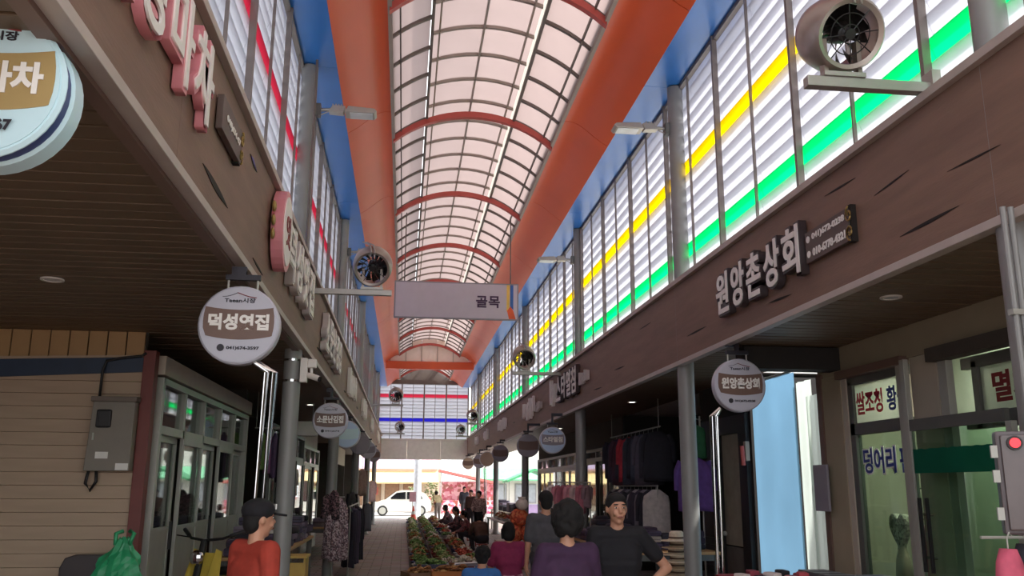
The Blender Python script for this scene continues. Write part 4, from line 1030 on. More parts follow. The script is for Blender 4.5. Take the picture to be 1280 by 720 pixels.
# pink children's clothes on a small rail
rl = thing('clothes_rail', 'small rail with pink clothes in front of the dark double door', 'rail', (3.15, 16.9, 0)); MB().tube([(-.42, 0, 1.78), (.42, 0, 1.78)], .012, 8).build('rail', 'alu', rl)
for x in (-.4, .4): MB().tube([(x, 0, 0), (x, 0, 1.78)], .012, 8).build('upright', 'alu', rl)
for k, c_ in enumerate(('d9cdc6', 'b9757f', '9e5a68', 'd08f98', 'c7a9a6', 'b06a76', '8a6f74')):
    garment(['cream', 'rose', 'dark rose', 'light pink', 'beige pink', 'deep pink', 'mauve'][k]+' small top on the pink clothes rail', 2.8+k*.115, 16.9, 1.73, .22, .42+.05*(k % 3), cloth(c_), .7, True, 'small_top', 'clothes', 'pink tops on the small rail')
garment('lavender long garment under the pink tops', 3.3, 16.95, 1.4, .3, .95, cloth('6d6178'), .2, False, 'long_garment')
garment('green bag-like garment high between the right column and chrome pole', 4.3, 12.9, 2.62, .35, .5, cloth('2f6b46'), -.5, False, 'green_garment')
garment('purple jacket between the right column and chrome pole', 4.2, 12.6, 2.12, .5, .75, cloth('5c3f80'), -.5, True, 'purple_jacket')
t = thing('display_stand', 'stand holding the purple jacket and green garment', 'stand', (4.42, 12.95, 0)); MB().tube([(0, 0, 0), (0, 0, 2.75)], .014, 8).build('pole', 'alu', t); MB().tube([(-.25, -.35, 2.7), (.05, .1, 2.7)], .01, 6).build('arm', 'alu', t); MB().tube([(-.25, -.35, 2.2), (.05, .1, 2.2)], .01, 6).build('arm', 'alu', t)
# near right sales table with packets
table('sales table at the lower right with packets', 3.0, 4.35, 7.1, 8.7, .80, 'cream_wall')
pk = [('b34a52', 'red'), ('26242a', 'black'), ('d6c9c4', 'white'), ('8e3a48', 'wine red'), ('c98a8a', 'pink')]
for k in range(14):
    c_, nm = pk[k % 5]; x = 3.12+(k % 7)*.095; y = 7.9 + (k//7)*.22
    t = thing('packet', '%s small packet, %s in the %s row on the sales table' % (nm, ORD[k % 7], 'near' if k < 7 else 'far'), 'packet', (x, y, .80), _rg.uniform(-.4, .4), 'small packets on the sales table')
    MB().box(-.045, .045, -.08, .08, 0, .1+.03*(k % 3)).build('wrap', cloth(c_), t, bevel=.015); MB().box(-.03, .03, -.083, -.079, .03, .07).build('label_patch', 'ink_white' if k % 5 != 2 else 'ink_maroon', t)
for k in range(6):
    t = thing('grey_carton', 'grey flat carton in the stack on the sales table, %s' % ['front bottom', 'front top', 'middle bottom', 'middle top', 'rear bottom', 'rear top'][k], 'carton', (3.86, 7.75+(k//2)*.22, .80+.075*(k % 2)), 0, 'grey cartons on the sales table')
    MB().box(-.13, .13, -.1, .1, 0, .073).build('carton_body', mat('carton_grey', '5a575c', .7), t, bevel=.004); MB().box(-.13, .13, -.012, .012, .0735, .0745).build('tape', 'sign_grey', t)
t = thing('blue_box', 'dark blue box with pale lid on the sales table', 'box', (4.12, 7.6, .80), .1)
MB().box(-.16, .16, -.13, .13, 0, .13).build('box_body', mat('box_navy', '2a3346', .5), t, bevel=.004); MB().box(-.165, .165, -.135, .135, .13, .15).build('lid', mat('lid_slate', '6b7784', .5), t); MB().box(-.161, -.02, -.132, -.129, .02, .12).build('panel_patch', 'sign_tan', t)
t = thing('red_cloth', 'red cloth folded at the corner of the sales table', 'cloth', (3.06, 8.45, .80))
MB().box(-.05, .55, -.12, .12, 0, .09).build('fold', cloth('8c2f3a'), t, bevel=.03); MB().box(-.03, .5, -.125, -.12, .03, .06).build('hem', cloth('b55a60'), t)
# bags hung under the control box
for k, (c_, dx, zt, h) in enumerate((('c85a70', -.1, 1.42, .5), ('23222a', .02, 1.44, .45), ('3e5a5e', .0, 1.25, .5), ('d0a0a0', .13, 1.35, .5))):
    garment(['pink', 'black', 'teal', 'pale pink'][k]+' bag hanging below the control box', 2.98+dx, 4.05+.04*k, zt, .15, h, cloth(c_), .3, False, 'hanging_bag', 'bag', 'bags under the control box', True, 1.3)
t = thing('bag_rail', 'short rail carrying the bags under the control box', 'rail', (2.98, 4.1, 1.45)); MB().tube([(-.2, 0, .02), (.25, 0, .02)], .008, 6).build('rail', 'alu', t); MB().tube([(.25, 0, .02), (.36, .25, .02)], .008, 6).build('bracket', 'alu', t)
# inside the printed window: wire rack, pink bundle, wrapped bundle
t = thing('wire_rack', 'wire display rack behind the printed window', 'rack', (5.15, 8.3, 0))
for x in (-.2, .2): MB().tube([(x*.3, x*1.5, 0), (x*.3, x*1.5, 1.75)], .01, 6).build('upright', 'black_metal', t)
for z in (.5, .8, 1.1, 1.4, 1.7): MB().tube([(-.06, -.3, z), (.06, .3, z)], .007, 6).build('wire', 'black_metal', t)
garment('pink quilted bundle hanging behind the printed window', 4.98, 8.05, 1.38, .36, 1.0, cloth('b9828c'), -.9, False, 'pink_bundle', 'bundle', None, True, 1.0)
t = thing('wrapped_bundle', 'heart shaped clear-wrapped bundle behind the printed window', 'bundle', (4.95, 8.55, .75))
MB().tube([(0, 0, 0), (0, 0, .25), (0, .0, .4)], [.09, .07, .03], 12).build('stem', 'sign_tan', t, smooth=True)
ht = [(.016*16*math.sin(a)**3*.6, .013*(13*math.cos(a)-5*math.cos(2*a)-2*math.cos(3*a)-math.cos(4*a))+.55) for a in [2*PI*i/28 for i in range(28)]]
MB().prism(ht, -.04, .04, 'x').build('heart', fleck('wrap_flecks', ['8f897c', 'b5ad9c', '6c6658'], 40), t, bevel=.02)

# ------------------------------------------------------------------ PRODUCE ROW IN THE LANE
GR = [fleck('greens_%d' % k, c_, 34) for k, c_ in enumerate([['4c6c34', '6d9048', '38522a', '8aa860'], ['7d8a4a', 'a3a768', '5c6a35', 'c2c08a'], ['8a5a34', 'b07a48', '6b4428', 'c79a60'], ['d0c8b4', 'b8ad92', 'e2dccb', '9c9276'], ['a33a2c', 'c2553c', '7d2c24', 'd9785a']])]
def heap(mt, r, h, seed):
    rnd = random.Random(seed); mb = MB()
    for k in range(26):
        a = rnd.uniform(0, 2*PI); q = math.sqrt(rnd.random())*r*.85; zz_ = h*(1-(q/r)**2)*rnd.uniform(.5, 1)
        mb.ball((q*math.cos(a), q*math.sin(a), .10+zz_), (rnd.uniform(.03, .07), rnd.uniform(.02, .05), rnd.uniform(.015, .035)), 7, 5)
    return mb.mesh('produce', mt, smooth=True)
HP = [heap(GR[k], .22, .14, k) for k in range(5)]
BK = {c_: MB().lathe([(.16, 0), (.19, .02), (.25, .12), (.265, .125), (.26, .135), (.235, .11), (.17, .03)], 20).mesh('basket_body', mat('basket_'+c_, hx, .5), smooth='auto') for c_, hx in (('red', '8c3a34'), ('navy', '3a3f63'), ('wicker', '8a6b48'), ('white', 'bdb8ae'))}
kinds = ['leafy green vegetables', 'pale green vegetables', 'brown roots', 'white roots', 'red peppers']
rnd = random.Random(11); side = ['nearest the walkway', 'second from the walkway', 'third from the walkway']
rank = 0
for i in range(36):
    y = 17.6+i*.72
    for j in range(3):
        x = .42+j*.5+rnd.uniform(-.04, .04)
        if j == 2 and any(abs(y-vy) < .75 for vy in (26.3, 29.0, 31.5, 34.5)): continue
        kd = rnd.choice((0, 0, 0, 1, 1, 2, 3)) if j < 2 else rnd.choice((0, 2, 3, 4)); bc = rnd.choice(list(BK))
        t = thing('produce_basket', '%s basket of %s, %s along the row %s' % (bc, kinds[kd], ordn_(i), side[j]), 'basket', (x, y+rnd.uniform(-.05, .05), .12 if j else .05), rnd.uniform(0, 6), 'produce baskets in the lane'); t.scale = (.86, .86, 1)
        link('basket_body', BK[bc], t); tag(link('produce', HP[kd], t), kind='stuff')
for j in range(3):
    t = thing('produce_plank', ['low plank carrying the baskets nearest the walkway', 'low plank carrying the middle row of baskets', 'low plank carrying the third row of baskets'][j], 'plank', (.42+j*.5, 30.3, 0))
    hh = .05 if j == 0 else .12; MB().box(-.23, .23, -13.2, 13.2, hh-.03, hh).build('board', 'dim_wall', t)
    for k in range(10): MB().box(-.2, .2, -13+k*2.85, -12.9+k*2.85, 0, hh-.03).build('batten', 'dim_wall', t)
# crates and boxes at the near end of the row
def crate(label, x, y, z, w, d, h, mt, fill=None, rz=0):
    t = thing('crate', label, 'crate', (x, y, z), rz)
    MB().box(-w/2, w/2, -d/2, d/2, 0, .02).build('bottom', mt, t)
    for s_ in (-1, 1): MB().box(s_*w/2-.012, s_*w/2+.012, -d/2, d/2, 0, h).build('side', mt, t); MB().box(-w/2, w/2, s_*d/2-.012, s_*d/2+.012, 0, h).build('end', mt, t)
    if fill is not None: o = tag(link('produce', HP[fill], t, (0, 0, h-.14)), kind='stuff'); o.scale = (w/.46, d/.46, 1)
    return t
crate('navy plastic crate at the near end of the produce row', .55, 16.6, 0, .6, .45, .34, mat('crate_navy', '3a3b58', .5), 0)
crate('maroon crate beside the navy crate', 1.15, 16.7, 0, .5, .45, .36, mat('crate_maroon', '73303a', .5), 3)
crate('orange cardboard box in front of the crates', .85, 14.6, 0, .7, .5, .4, mat('card_orange', 'b9713a', .7), 2)
crate('brown cardboard box left of the orange box', .35, 15.3, 0, .55, .5, .32, mat('card_brown', '8a6a50', .7), 2, .3)
crate('blue plastic crate near the crouching woman', 1.45, 14.0, 0, .5, .45, .5, mat('crate_blue', '3f78b8', .45), None, .2)
crate('white foam box between the crates and the seated vendor', 1.55, 15.6, 0, .55, .4, .35, 'white_paint', 3)
t = thing('white_board', 'white board lying on the crates at the near end', 'board', (1.1, 15.5, .40), .5); MB().box(-.3, .3, -.15, .15, 0, .03).build('panel', 'white_paint', t); MB().box(-.3, .3, -.155, -.15, -.01, .04).build('edge_strip', 'sign_grey', t)
# onion sacks, tables on the right of the lane
table('produce table with onion sacks right of the lane', 1.75, 2.55, 15.6, 17.2, .72, 'cream_wall')
ON = fleck('onion_net', ['b5482c', 'd0623a', '9a3a28', 'c8754a'], 26)
for k, (x, y, z) in enumerate([(1.95, 16.0, .72), (2.25, 16.05, .72), (2.1, 16.5, .72), (2.08, 16.1, 1.0)]):
    t = thing('onion_sack', ['left', 'right', 'rear', 'top'][k]+' orange net sack of onions on the produce table', 'sack', (x, y, z), k, 'onion sacks')
    MB().ball((0, 0, .16), (.17, .15, .16), 16, 10).build('net', ON, t, smooth=True); MB().tube([(0, 0, .3), (0, 0, .36), (.02, 0, .39)], [.05, .02, .04], 10).build('tied_neck', ON, t, smooth=True)
t = thing('white_sack', 'white paper sack on top of the onions', 'sack', (2.12, 16.0, 1.3)); MB().ball((0, 0, .09), (.12, .1, .1), 14, 8).build('sack_body', cloth('cfc0b4'), t, smooth=True); MB().tube([(0, 0, .16), (0, 0, .22)], [.06, .08], 10).build('open_neck', cloth('cfc0b4'), t)
t = thing('yellow_tub', 'yellow and orange tub beside the right column', 'tub', (2.75, 16.4, .9)); MB().lathe([(.09, 0), (.11, .2), (.12, .21)], 18).build('tub_body', mat('tub_yellow', 'd99a2b', .5), t); MB().lathe([(.09, .2), (.06, .25)], 16).build('contents', ON, t)
table('small side table under the yellow tub', 2.6, 2.95, 16.2, 16.6, .9)
table('vendor table halfway along the right side', 2.55, 3.15, 22.5, 27.5, .8, 'white_paint')
for i in range(9):
    t = thing('goods_tray', '%s goods tray, %s along the halfway vendor table' % ('white' if i % 2 else 'steel', ORD[i]), 'tray', (2.85+rnd.uniform(-.1, .1), 22.8+i*.54, .8), rnd.uniform(-.2, .2), 'trays on the halfway vendor table')
    MB().lathe([(.15, 0), (.2, .06), (.21, .065), (.19, .05), (.15, .012)], 16).build('tray_body', 'white_paint' if i % 2 else 'alu', t); o = tag(link('produce', HP[(2, 3, 4, 2)[i % 4]], t, (0, 0, -.03)), kind='stuff'); o.scale = (.7, .7, .8)
table('vendor table near the road on the right', 3.6, 4.3, 31, 37, .8, 'cream_wall')
for i in range(10): c_ = rnd.choice(DK+['c0b8b2']); folded('%s bundle, %s along the table near the road' % (CN[c_], ORD[i]), 3.95+rnd.uniform(-.1, .1), 31.3+i*.58, .8, .4, .4, rnd.uniform(.15, .4), cloth(c_), rnd.uniform(-.3, .3), 'bundles on the table near the road')

# ------------------------------------------------------------------ BEYOND THE MARKET
b1 = thing('street_building', 'cream street building with pale awning across the road', 'building', (-4, 63, 0))
MB().box(-9, 6.6, 0, 6, 0, 6.5).build('wall', mat('ext_cream', 'd8c8b4', .8, var=.05), b1)
MB().prism([(-1.6, 1.95), (0, 2.7), (0, 2.55), (-1.55, 1.85)], -8.5, 6.4, 'x').build('awning', mat('awning_cream', 'e8cf98', .7), b1)
MB().box(-8.5, 6.4, -.25, 0, 2.85, 3.6).build('sign_band', mat('band_pink', 'd9b5c6', .6), b1)
MB().box(-8.5, 2.0, -.28, -.25, 2.95, 3.5).build('sign_face', mat('band_lilac', 'c9b8dc', .6), b1)
for k in range(5):
    wn = MB().box(.2+k*1.25-1.2, 1.2+k*1.25-1.2, -.06, 0, .4, 1.9).build('window', mat('ext_brown', '8a6a50', .6), b1); MB().box(.28+k*1.25-1.2, 1.12+k*1.25-1.2, -.07, -.06, .5, 1.8).build('pane', mat('ext_pane', '9c7a60', .2), wn)
    if k < 3: MB().box(.4+k*1.25-1.2, 1.0+k*1.25-1.2, -.09, -.07, 1.1, 1.6).build('poster', mat('poster_red', 'b05548', .6), wn)
b2 = thing('red_stall', 'red canopied stall across the road', 'stall', (3.9, 58.5, 0))
MB().prism([(-1.6, 2.75), (2.2, 1.95), (2.2, 1.8), (-1.6, 2.6)], -1, 1.4, 'y').build('canopy', mat('stall_red', 'b8645c', .6), b2)
MB().box(-1.5, 2.1, .9, 1.3, .2, 2.0).build('back_panel', fleck('stall_flowers', ['c87a84', 'b8606a', 'd8a0a8', 'a06a60', 'e0b8b8'], 6), b2)
MB().box(-1.4, 2.0, -.8, .6, 0, .8).build('counter', fleck('stall_goods', ['d65a78', 'e8a0b0', '9a4a40', 'f0d0c8'], 7), b2)
for x in (-1.5, 2.1): MB().tube([(x, -.9, 0), (x, -.9, 2.6 if x < 0 else 1.9)], .04, 8).build('post', 'alu', b2)
b3 = thing('far_building', 'white far building right of the road', 'building', (14, 66, 0))
MB().box(-9, 12, 0, 6, 0, 7).build('wall', mat('ext_white', 'dcd6d0', .8, var=.04), b3); MB().prism([(-1.5, 2.2), (0, 3.0), (0, 2.85), (-1.45, 2.1)], -8.5, 12, 'x').build('awning', mat('awning_green', '7fc39a', .7), b3)
for k in range(8): wn = MB().box(-8+k*2.2, -6.4+k*2.2, -.06, 0, .5, 1.9).build('window', mat('ext_grey', '8f8d90', .5), b3); MB().box(-7.9+k*2.2, -6.5+k*2.2, -.07, -.06, .6, 1.8).build('pane', mat('ext_pane_b', 'a5a8b0', .2), wn)
st = thing('green_stall', 'stall with green and lilac parasol right of the far columns', 'stall', (6.6, 46, 0))
MB().prism([(-1.4, 2.0), (0, 2.6), (1.4, 2.0), (1.4, 1.9), (0, 2.48), (-1.4, 1.9)], -1.2, 1.2, 'y').build('canopy', mat('canopy_green', '58b07a', .7), st)
MB().box(-1.3, 1.3, -.9, .9, .0, .8).build('counter', mat('counter_lilac', 'a892b8', .7), st)
for x in (-1.3, 1.3):
    for y in (-1.1, 1.1): MB().tube([(x, y, 0), (x, y, 2.0)], .03, 8).build('post', 'alu', st)
up = thing('utility_pole', 'pale concrete utility pole by the road', 'pole', (.78, 49.6, -.02))
MB().lathe([(.22, 0), (.19, 4.5)], 18).build('shaft', mat('pole_pale', 'cfd2d8', .7), up, smooth='auto'); MB().lathe([(.26, 0), (.26, .12)], 18).build('footing', 'kerb', up)
cn = thing('traffic_cone', 'orange traffic cone at the market mouth', 'cone', (.56, 46.2, 0))
MB().box(-.22, .22, -.22, .22, 0, .04).build('base', mat('cone_orange', 'd8503a', .5), cn, bevel=.01); MB().lathe([(.16, .04), (.03, .7), (.02, .71)], 20).build('cone_body', 'cone_orange', cn, smooth='auto'); MB().lathe([(.121, .3), (.083, .46)], 20).build('white_band', 'white_paint', cn)
pb = thing('notice_board', 'small pinkish notice board on a post behind the cone', 'sign', (.52, 47.4, 0)); MB().tube([(0, 0, 0), (0, 0, 1.0)], .02, 8).build('post', 'alu', pb); MB().box(-.17, .17, -.02, .02, .9, 1.4).build('board', mat('board_pink', 'd8a8b4', .6), pb); MB().lathe([(.15, 0), (.15, .03)], 14).build('foot', 'alu', pb)
for k, (x, y, h) in enumerate([(1.9, 60.92, 1.9), (3.1, 60.92, 1.7), (.8, 60.92, 1.6)]):
    pt = thing('street_shrub', ['tallest', 'middle', 'smallest'][k]+' leafy shrub by the building across the road', 'shrub', (x, y, .03), 0, 'shrubs across the road')
    mb = MB(); rr = random.Random(k)
    for q in range(90):
        a = rr.uniform(0, 2*PI); z = rr.uniform(.4, h); r = .45*math.sqrt(rr.random())*(1-.5*(z/h-.5)**2); mb.ball((r*math.cos(a), r*math.sin(a), z), (.09, .06, .05), 6, 4)
    tag(mb.build('foliage', fleck('shrub_leaves', ['6d7a4e', '8d9468', '56603c', 'a08a6a'], 12), pt), kind='stuff'); MB().lathe([(.2, 0), (.26, .4)], 14).build('planter', mat('planter', '9a7a64', .7), pt)

# white hatchback
cr = thing('hatchback_car', 'white hatchback car crossing the road end', 'car', (-.03, 54.2, -.02), PI)
side_p = [(1.75, .32), (1.78, .55), (1.7, .72), (1.0, .92), (.35, 1.40), (.0, 1.48), (-.9, 1.46), (-1.35, 1.30), (-1.68, .9), (-1.74, .55), (-1.7, .3), (-1.38, .26)]
def loftcar():
    v = []; f = []; n = len(side_p); ws_ = [-.80, -.76, 0, .76, .80]
    for wv in (-.78, -.80, .80, .78):
        for (x, z) in side_p:
            tw = 1 if z < .95 else 1-.22*(z-.95)/.53
            ins = 1 if abs(wv) == .80 else .985
            v.append((x*ins, wv*tw, z))
    for r in range(3):
        for k in range(n): f.append((r*n+k, r*n+(k+1) % n, (r+1)*n+(k+1) % n, (r+1)*n+k))
    f.append(tuple(range(n))[::-1]); f.append(tuple(3*n+k for k in range(n)))
    return MB().add(v, f)
wp = mat('car_white', 'dcd8cc', .25, var=.01)
loftcar().build('body', wp, cr, bevel=.03, smooth='auto')
for sy in (-1, 1):
    def win(pts, nm):
        v = []
        for (x, z) in pts:
            tw = 1-.22*max(0, z-.95)/.53; v.append((x, sy*(.80*tw+.004), z))
        m_ = len(v); v += [(a, b_-sy*.02, c_) for a, b_, c_ in v]
        return MB().add(v, [tuple(range(m_)), tuple(range(2*m_-1, m_-1, -1))]+[(k, (k+1) % m_, (k+1) % m_+m_, k+m_) for k in range(m_)]).build(nm, 'car_glass', cr)
    win([(.78, .96), (.32, 1.33), (-.2, 1.38), (-.2, .96)], 'front_window'); win([(-.28, .96), (-.28, 1.38), (-.8, 1.36), (-1.1, 1.2), (-1.2, .98)], 'rear_window')
    for x in (1.12, -1.1):
        wh = MB().lathe([(.27, -.09), (.3, -.07), (.3, .07), (.27, .09)], 24, 'y', (x, sy*.73, .3)).build('wheel', 'black_plastic', cr, smooth='auto'); MB().lathe([(.2, -.1), (.2, .1)], 20, 'y', (x, sy*.73, .3)).build('wheel_rim', 'alu', wh)
    MB().ball((.75, sy*.88, .98), (.09, .06, .06)).build('mirror', wp, cr); MB().ball((1.6, sy*.6, .72), (.14, .14, .07)).build('headlamp', 'chrome', cr); MB().ball((-1.64, sy*.66, .95), (.06, .1, .14)).build('tail_lamp', mat('tail_red', 'b03030', .3), cr)
    MB().box(.1, .2, sy*.803-.006, sy*.803+.006, .78, .81).build('door_handle', wp, cr)
MB().prism([(.98, .94), (.42, 1.36), (.44, 1.38), (1.0, .96)], -.62, .62, 'y').build('windscreen', 'car_glass', cr); MB().box(1.72, 1.8, -.6, .6, .35, .5).build('bumper_grille', 'black_plastic', cr)

# ------------------------------------------------------------------ PEOPLE
def remesh(mb, voxel, material, smooth_it=6):
    me = bpy.data.meshes.new('m'); me.from_pydata(mb.v, [], mb.f)
    bm = bmesh.new(); bm.from_mesh(me); bmesh.ops.recalc_face_normals(bm, faces=bm.faces); bm.to_mesh(me); bm.free()
    ob = bpy.data.objects.new('m', me); _TS.collection.objects.link(ob)
    r = ob.modifiers.new('r', 'REMESH'); r.mode = 'VOXEL'; r.voxel_size = voxel
    s_ = ob.modifiers.new('s', 'SMOOTH'); s_.iterations = smooth_it; s_.factor = .5
    with bpy.context.temp_override(scene=_TS, view_layer=_TS.view_layers[0]):
        dg = bpy.context.evaluated_depsgraph_get()
    out = bpy.data.meshes.new_from_object(ob.evaluated_get(dg))
    bpy.data.objects.remove(ob); bpy.data.meshes.remove(me)
    out.materials.clear(); out.materials.append(M[material] if isinstance(material, str) else material)
    out.polygons.foreach_set('use_smooth', [True]*len(out.polygons))
    return out
V = Vector
def lerp(a, b_, t): return V(a)*(1-t)+V(b_)*t
STAND = dict(pelvis=(0, 0, .90), chest=(0, .01, 1.19), neck=(0, 0, 1.38), head=(0, .02, 1.53),
             sL=(-.165, 0, 1.335), eL=(-.22, -.02, 1.07), hL=(-.22, .06, .84), sR=(.165, 0, 1.335), eR=(.22, -.02, 1.07), hR=(.22, .06, .84),
             pL=(-.085, 0, .88), kL=(-.095, .02, .47), aL=(-.1, -.02, .07), pR=(.085, 0, .88), kR=(.095, .02, .47), aR=(.1, -.02, .07))
SIT = dict(pelvis=(0, 0, .32), chest=(0, .14, .58), neck=(0, .22, .75), head=(0, .28, .89),
           sL=(-.165, .2, .70), eL=(-.23, .3, .47), hL=(-.16, .5, .40), sR=(.165, .2, .70), eR=(.23, .3, .47), hR=(.16, .5, .40),
           pL=(-.1, .02, .30), kL=(-.17, .40, .42), aL=(-.15, .28, .07), pR=(.1, .02, .30), kR=(.17, .40, .42), aR=(.15, .28, .07))
def person(label, x, y, rz, base, top, bottom, hair='hair', over=None, scale=1.0, turn=0, voxel=.014, hairstyle='short', sleeve=.75, cap=None, face=False, shoes='26242a', detail=False, nod=0, stool=True, hairgrow=1.0):
    j = dict(base); j.update(over or {}); J = {k: V(p)*1.0 for k, p in j.items()}
    t = thing('person', label, 'person', (x, y, 0), rz); t.scale = (scale, scale, scale)
    b_ = MB()
    # torso: lateral capsules along the spine
    lat = (J['sR']-J['sL']).normalized(); latp = (J['pR']-J['pL']).normalized()
    prof = [(0, .095, .105), (.25, .085, .10), (.5, .075, .098), (.75, .10, .105), (.95, .11, .10), (1.15, .115, .085)]
    def spine(q): return lerp(J['pelvis'], J['chest'], q) if q <= 1 else lerp(J['chest'], J['neck'], (q-1)/1)
    for q, w_, r in prof:
        c = spine(q); l_ = latp.lerp(lat, min(1, q)).normalized(); b_.caps(c-l_*w_*.75, c+l_*w_*.75, r, r, 14)
    nb_ = lerp(J['chest'], J['neck'], .72)
    b_.caps(J['sL'], nb_, .058, .07); b_.caps(J['sR'], nb_, .058, .07)
    b_.caps(nb_, lerp(J['neck'], J['head'], .5), .056, .052)
    for s_ in 'LR':
        b_.caps(J['s'+s_], J['e'+s_], .052, .040); b_.caps(J['e'+s_], J['h'+s_], .040, .026)
        b_.caps(J['p'+s_], J['k'+s_], .085, .056); b_.caps(J['k'+s_], J['a'+s_], .054, .036)
        fw = V((0, 1, 0)); a = J['a'+s_]; b_.caps(a+V((0, -.03, -.03)), a+fw*.15+V((0, 0, -.04)), .038, .03)
        # hand: palm, four fingers, thumb
        h = J['h'+s_]; d = (h-J['e'+s_]).normalized(); sd_ = d.cross(V((0, 1, 0)) if abs(d.y) < .8 else V((0, 0, 1))).normalized(); up = sd_.cross(d)
        if s_ == 'L': pass
        b_.caps(h+d*.02, h+d*.07, .026, .03); b_.caps(h+d*.05-up*.018, h+d*.085+up*.018, .02, .02)
        for k, (o, ln) in enumerate(((-.027, .062), (-.009, .074), (.009, .070), (.027, .054))):
            r0 = h+d*.085+up*o; m_ = r0+d*ln*.55+sd_*.008; b_.caps(r0, m_, .0095, .009, 8); b_.caps(m_, m_+d*ln*.4+sd_*.022, .009, .008, 8)
        r0 = h+d*.03-up*.026; m_ = r0+d*.03-up*.028+sd_*.01; b_.caps(r0, m_, .012, .0105, 8); b_.caps(m_, m_+d*.03+sd_*.012, .0105, .009, 8)
    # head in its own frame
    Hc = J['head']; Rm = Euler((nod, 0, turn)).to_matrix()
    hm = MB()
    hm.ball((0, 0, .015), (.076, .092, .098), 18, 12); hm.ball((0, .018, -.045), (.058, .068, .072), 16, 10); hm.ball((0, .05, -.095), (.028, .03, .022), 10, 8)
    hm.caps((0, .086, .02), (0, .108, -.018), .010, .015, 8); hm.ball((0, .088, -.058), (.026, .014, .012), 10, 6)
    for s_ in (-1, 1): hm.ball((s_*.078, -.008, -.002), (.012, .02, .032), 8, 8); hm.ball((s_*.034, .078, -.03), (.02, .018, .022), 8, 6); hm.ball((s_*.032, .08, .034), (.026, .014, .009), 8, 6)
    b_.add([tuple(Rm @ V(p)+Hc) for p in hm.v], hm.f)
    link('body', remesh(b_, voxel, 'skin'), t)
    # shirt
    c_ = MB(); g = .014
    for q, w_, r in prof:
        c = spine(q); l_ = latp.lerp(lat, min(1, q)).normalized(); c_.caps(c-l_*w_*.75, c+l_*w_*.75, r+g, r+g, 14)
    c_.caps(J['sL'], nb_, .058+g, .066+g*.5); c_.caps(J['sR'], nb_, .058+g, .066+g*.5)
    for s_ in 'LR':
        e1 = lerp(J['s'+s_], J['e'+s_], min(1, sleeve)); c_.caps(J['s'+s_], e1, .06+g, .05+g)
        if sleeve > 1: c_.caps(J['e'+s_], lerp(J['e'+s_], J['h'+s_], .9), .046+g, .034+g)
    link('shirt', remesh(c_, voxel*1.1, top), t)
    c_ = MB(); g = .013
    pc = J['pelvis']; c_.caps(pc-latp*.08, pc+latp*.08, .112+g, .112+g, 14)
    for s_ in 'LR': c_.caps(J['p'+s_], J['k'+s_], .09+g, .062+g); c_.caps(J['k'+s_], lerp(J['k'+s_], J['a'+s_], .92), .06+g, .05+g)
    link('trousers', remesh(c_, voxel*1.1, bottom), t)
    for s_ in 'LR':
        a = J['a'+s_]; MB().caps(a+V((0, -.035, -.025)), a+V((0, .16, -.035)), .05, .04, 12).build('shoe', cloth(shoes), t, smooth=True)
    # hair
    hb = MB()
    if hairstyle == 'curly':
        rr = random.Random(5)
        for k in range(170):
            u = rr.uniform(-.9, 1); a = rr.uniform(0, 2*PI); r = math.sqrt(1-u*u)
            p = V((r*math.cos(a)*.085, r*math.sin(a)*.10-.02, u*.105+.03))
            if p.y > .045 and p.z < .07: continue
            hb.ball(p*hairgrow, rr.uniform(.022, .036), 8, 6)
        hb.ball((0, -.02, .03), (.085, .095, .10), 14, 10)
    else:
        hb.ball((0, -.014, .040), (.086, .097, .092), 18, 12); hb.ball((0, .035, .082), (.066, .055, .032), 14, 8); hb.ball((0, -.05, -.02), (.072, .058, .075), 14, 10)
        if hairstyle == 'bob': hb.ball((0, -.045, -.05), (.085, .065, .08), 14, 10); hb.caps((-.078, 0, .02), (-.075, .005, -.08), .025, .02); hb.caps((.078, 0, .02), (.075, .005, -.08), .025, .02)
        if hairstyle == 'perm':
            rr = random.Random(9)
            for k in range(60):
                u = rr.uniform(-.4, 1); a = rr.uniform(0, 2*PI); r = math.sqrt(1-u*u); p = V((r*math.cos(a)*.084, r*math.sin(a)*.09-.02, u*.09+.035))
                if p.y > .05 and p.z < .07: continue
                hb.ball(p, .02, 7, 5)
    hb.v = [tuple(Rm @ V(p)+Hc) for p in hb.v]
    link('hair', remesh(hb, max(voxel*.8, .009), hair, 3), t)
    if cap:
        cb = MB(); cb.ball((0, -.01, .062), (.098, .112, .078), 20, 12); 
        cb.v = [tuple(Rm @ V(p)+Hc) for p in cb.v if True]
        cp = cb.build('cap', cap, t, smooth=True)
        vb = MB(); pl = [(.075*math.cos(a), .075+.115*math.sin(a)) for a in [PI*i/10 for i in range(11)]]
        vb.prism(pl, .045, .057, 'z'); vb.v = [tuple(Rm @ (Euler((-.15, 0, 0)).to_matrix() @ V(p))+Hc) for p in vb.v]; vb.build('visor', cap, cp, smooth='auto')
        lg = MB().box(-.03, .03, .098, .108, .065, .10); lg.v = [tuple(Rm @ V(p)+Hc) for p in lg.v]; lg.build('cap_badge', 'ink_white', cp)
    if face:
        for s_ in (-1, 1):
            for nm, ctr, rad, m_ in (('eye', (s_*.031, .085, .012), (.012, .006, .005), 'eye_white'), ('iris', (s_*.031, .093, .012), (.006, .004, .006), 'eye_dark'), ('eyebrow', (s_*.032, .093, .036), (.021, .006, .005), hair)):
                eb = MB().ball(ctr, rad, 10, 6); eb.v = [tuple(Rm @ V(p)+Hc) for p in eb.v]; eb.build(nm, m_, t, smooth=True)
        eb = MB().ball((0, .098, -.058), (.023, .007, .007), 10, 6); eb.v = [tuple(Rm @ V(p)+Hc) for p in eb.v]; eb.build('lips', 'lips', t, smooth=True)
    return t
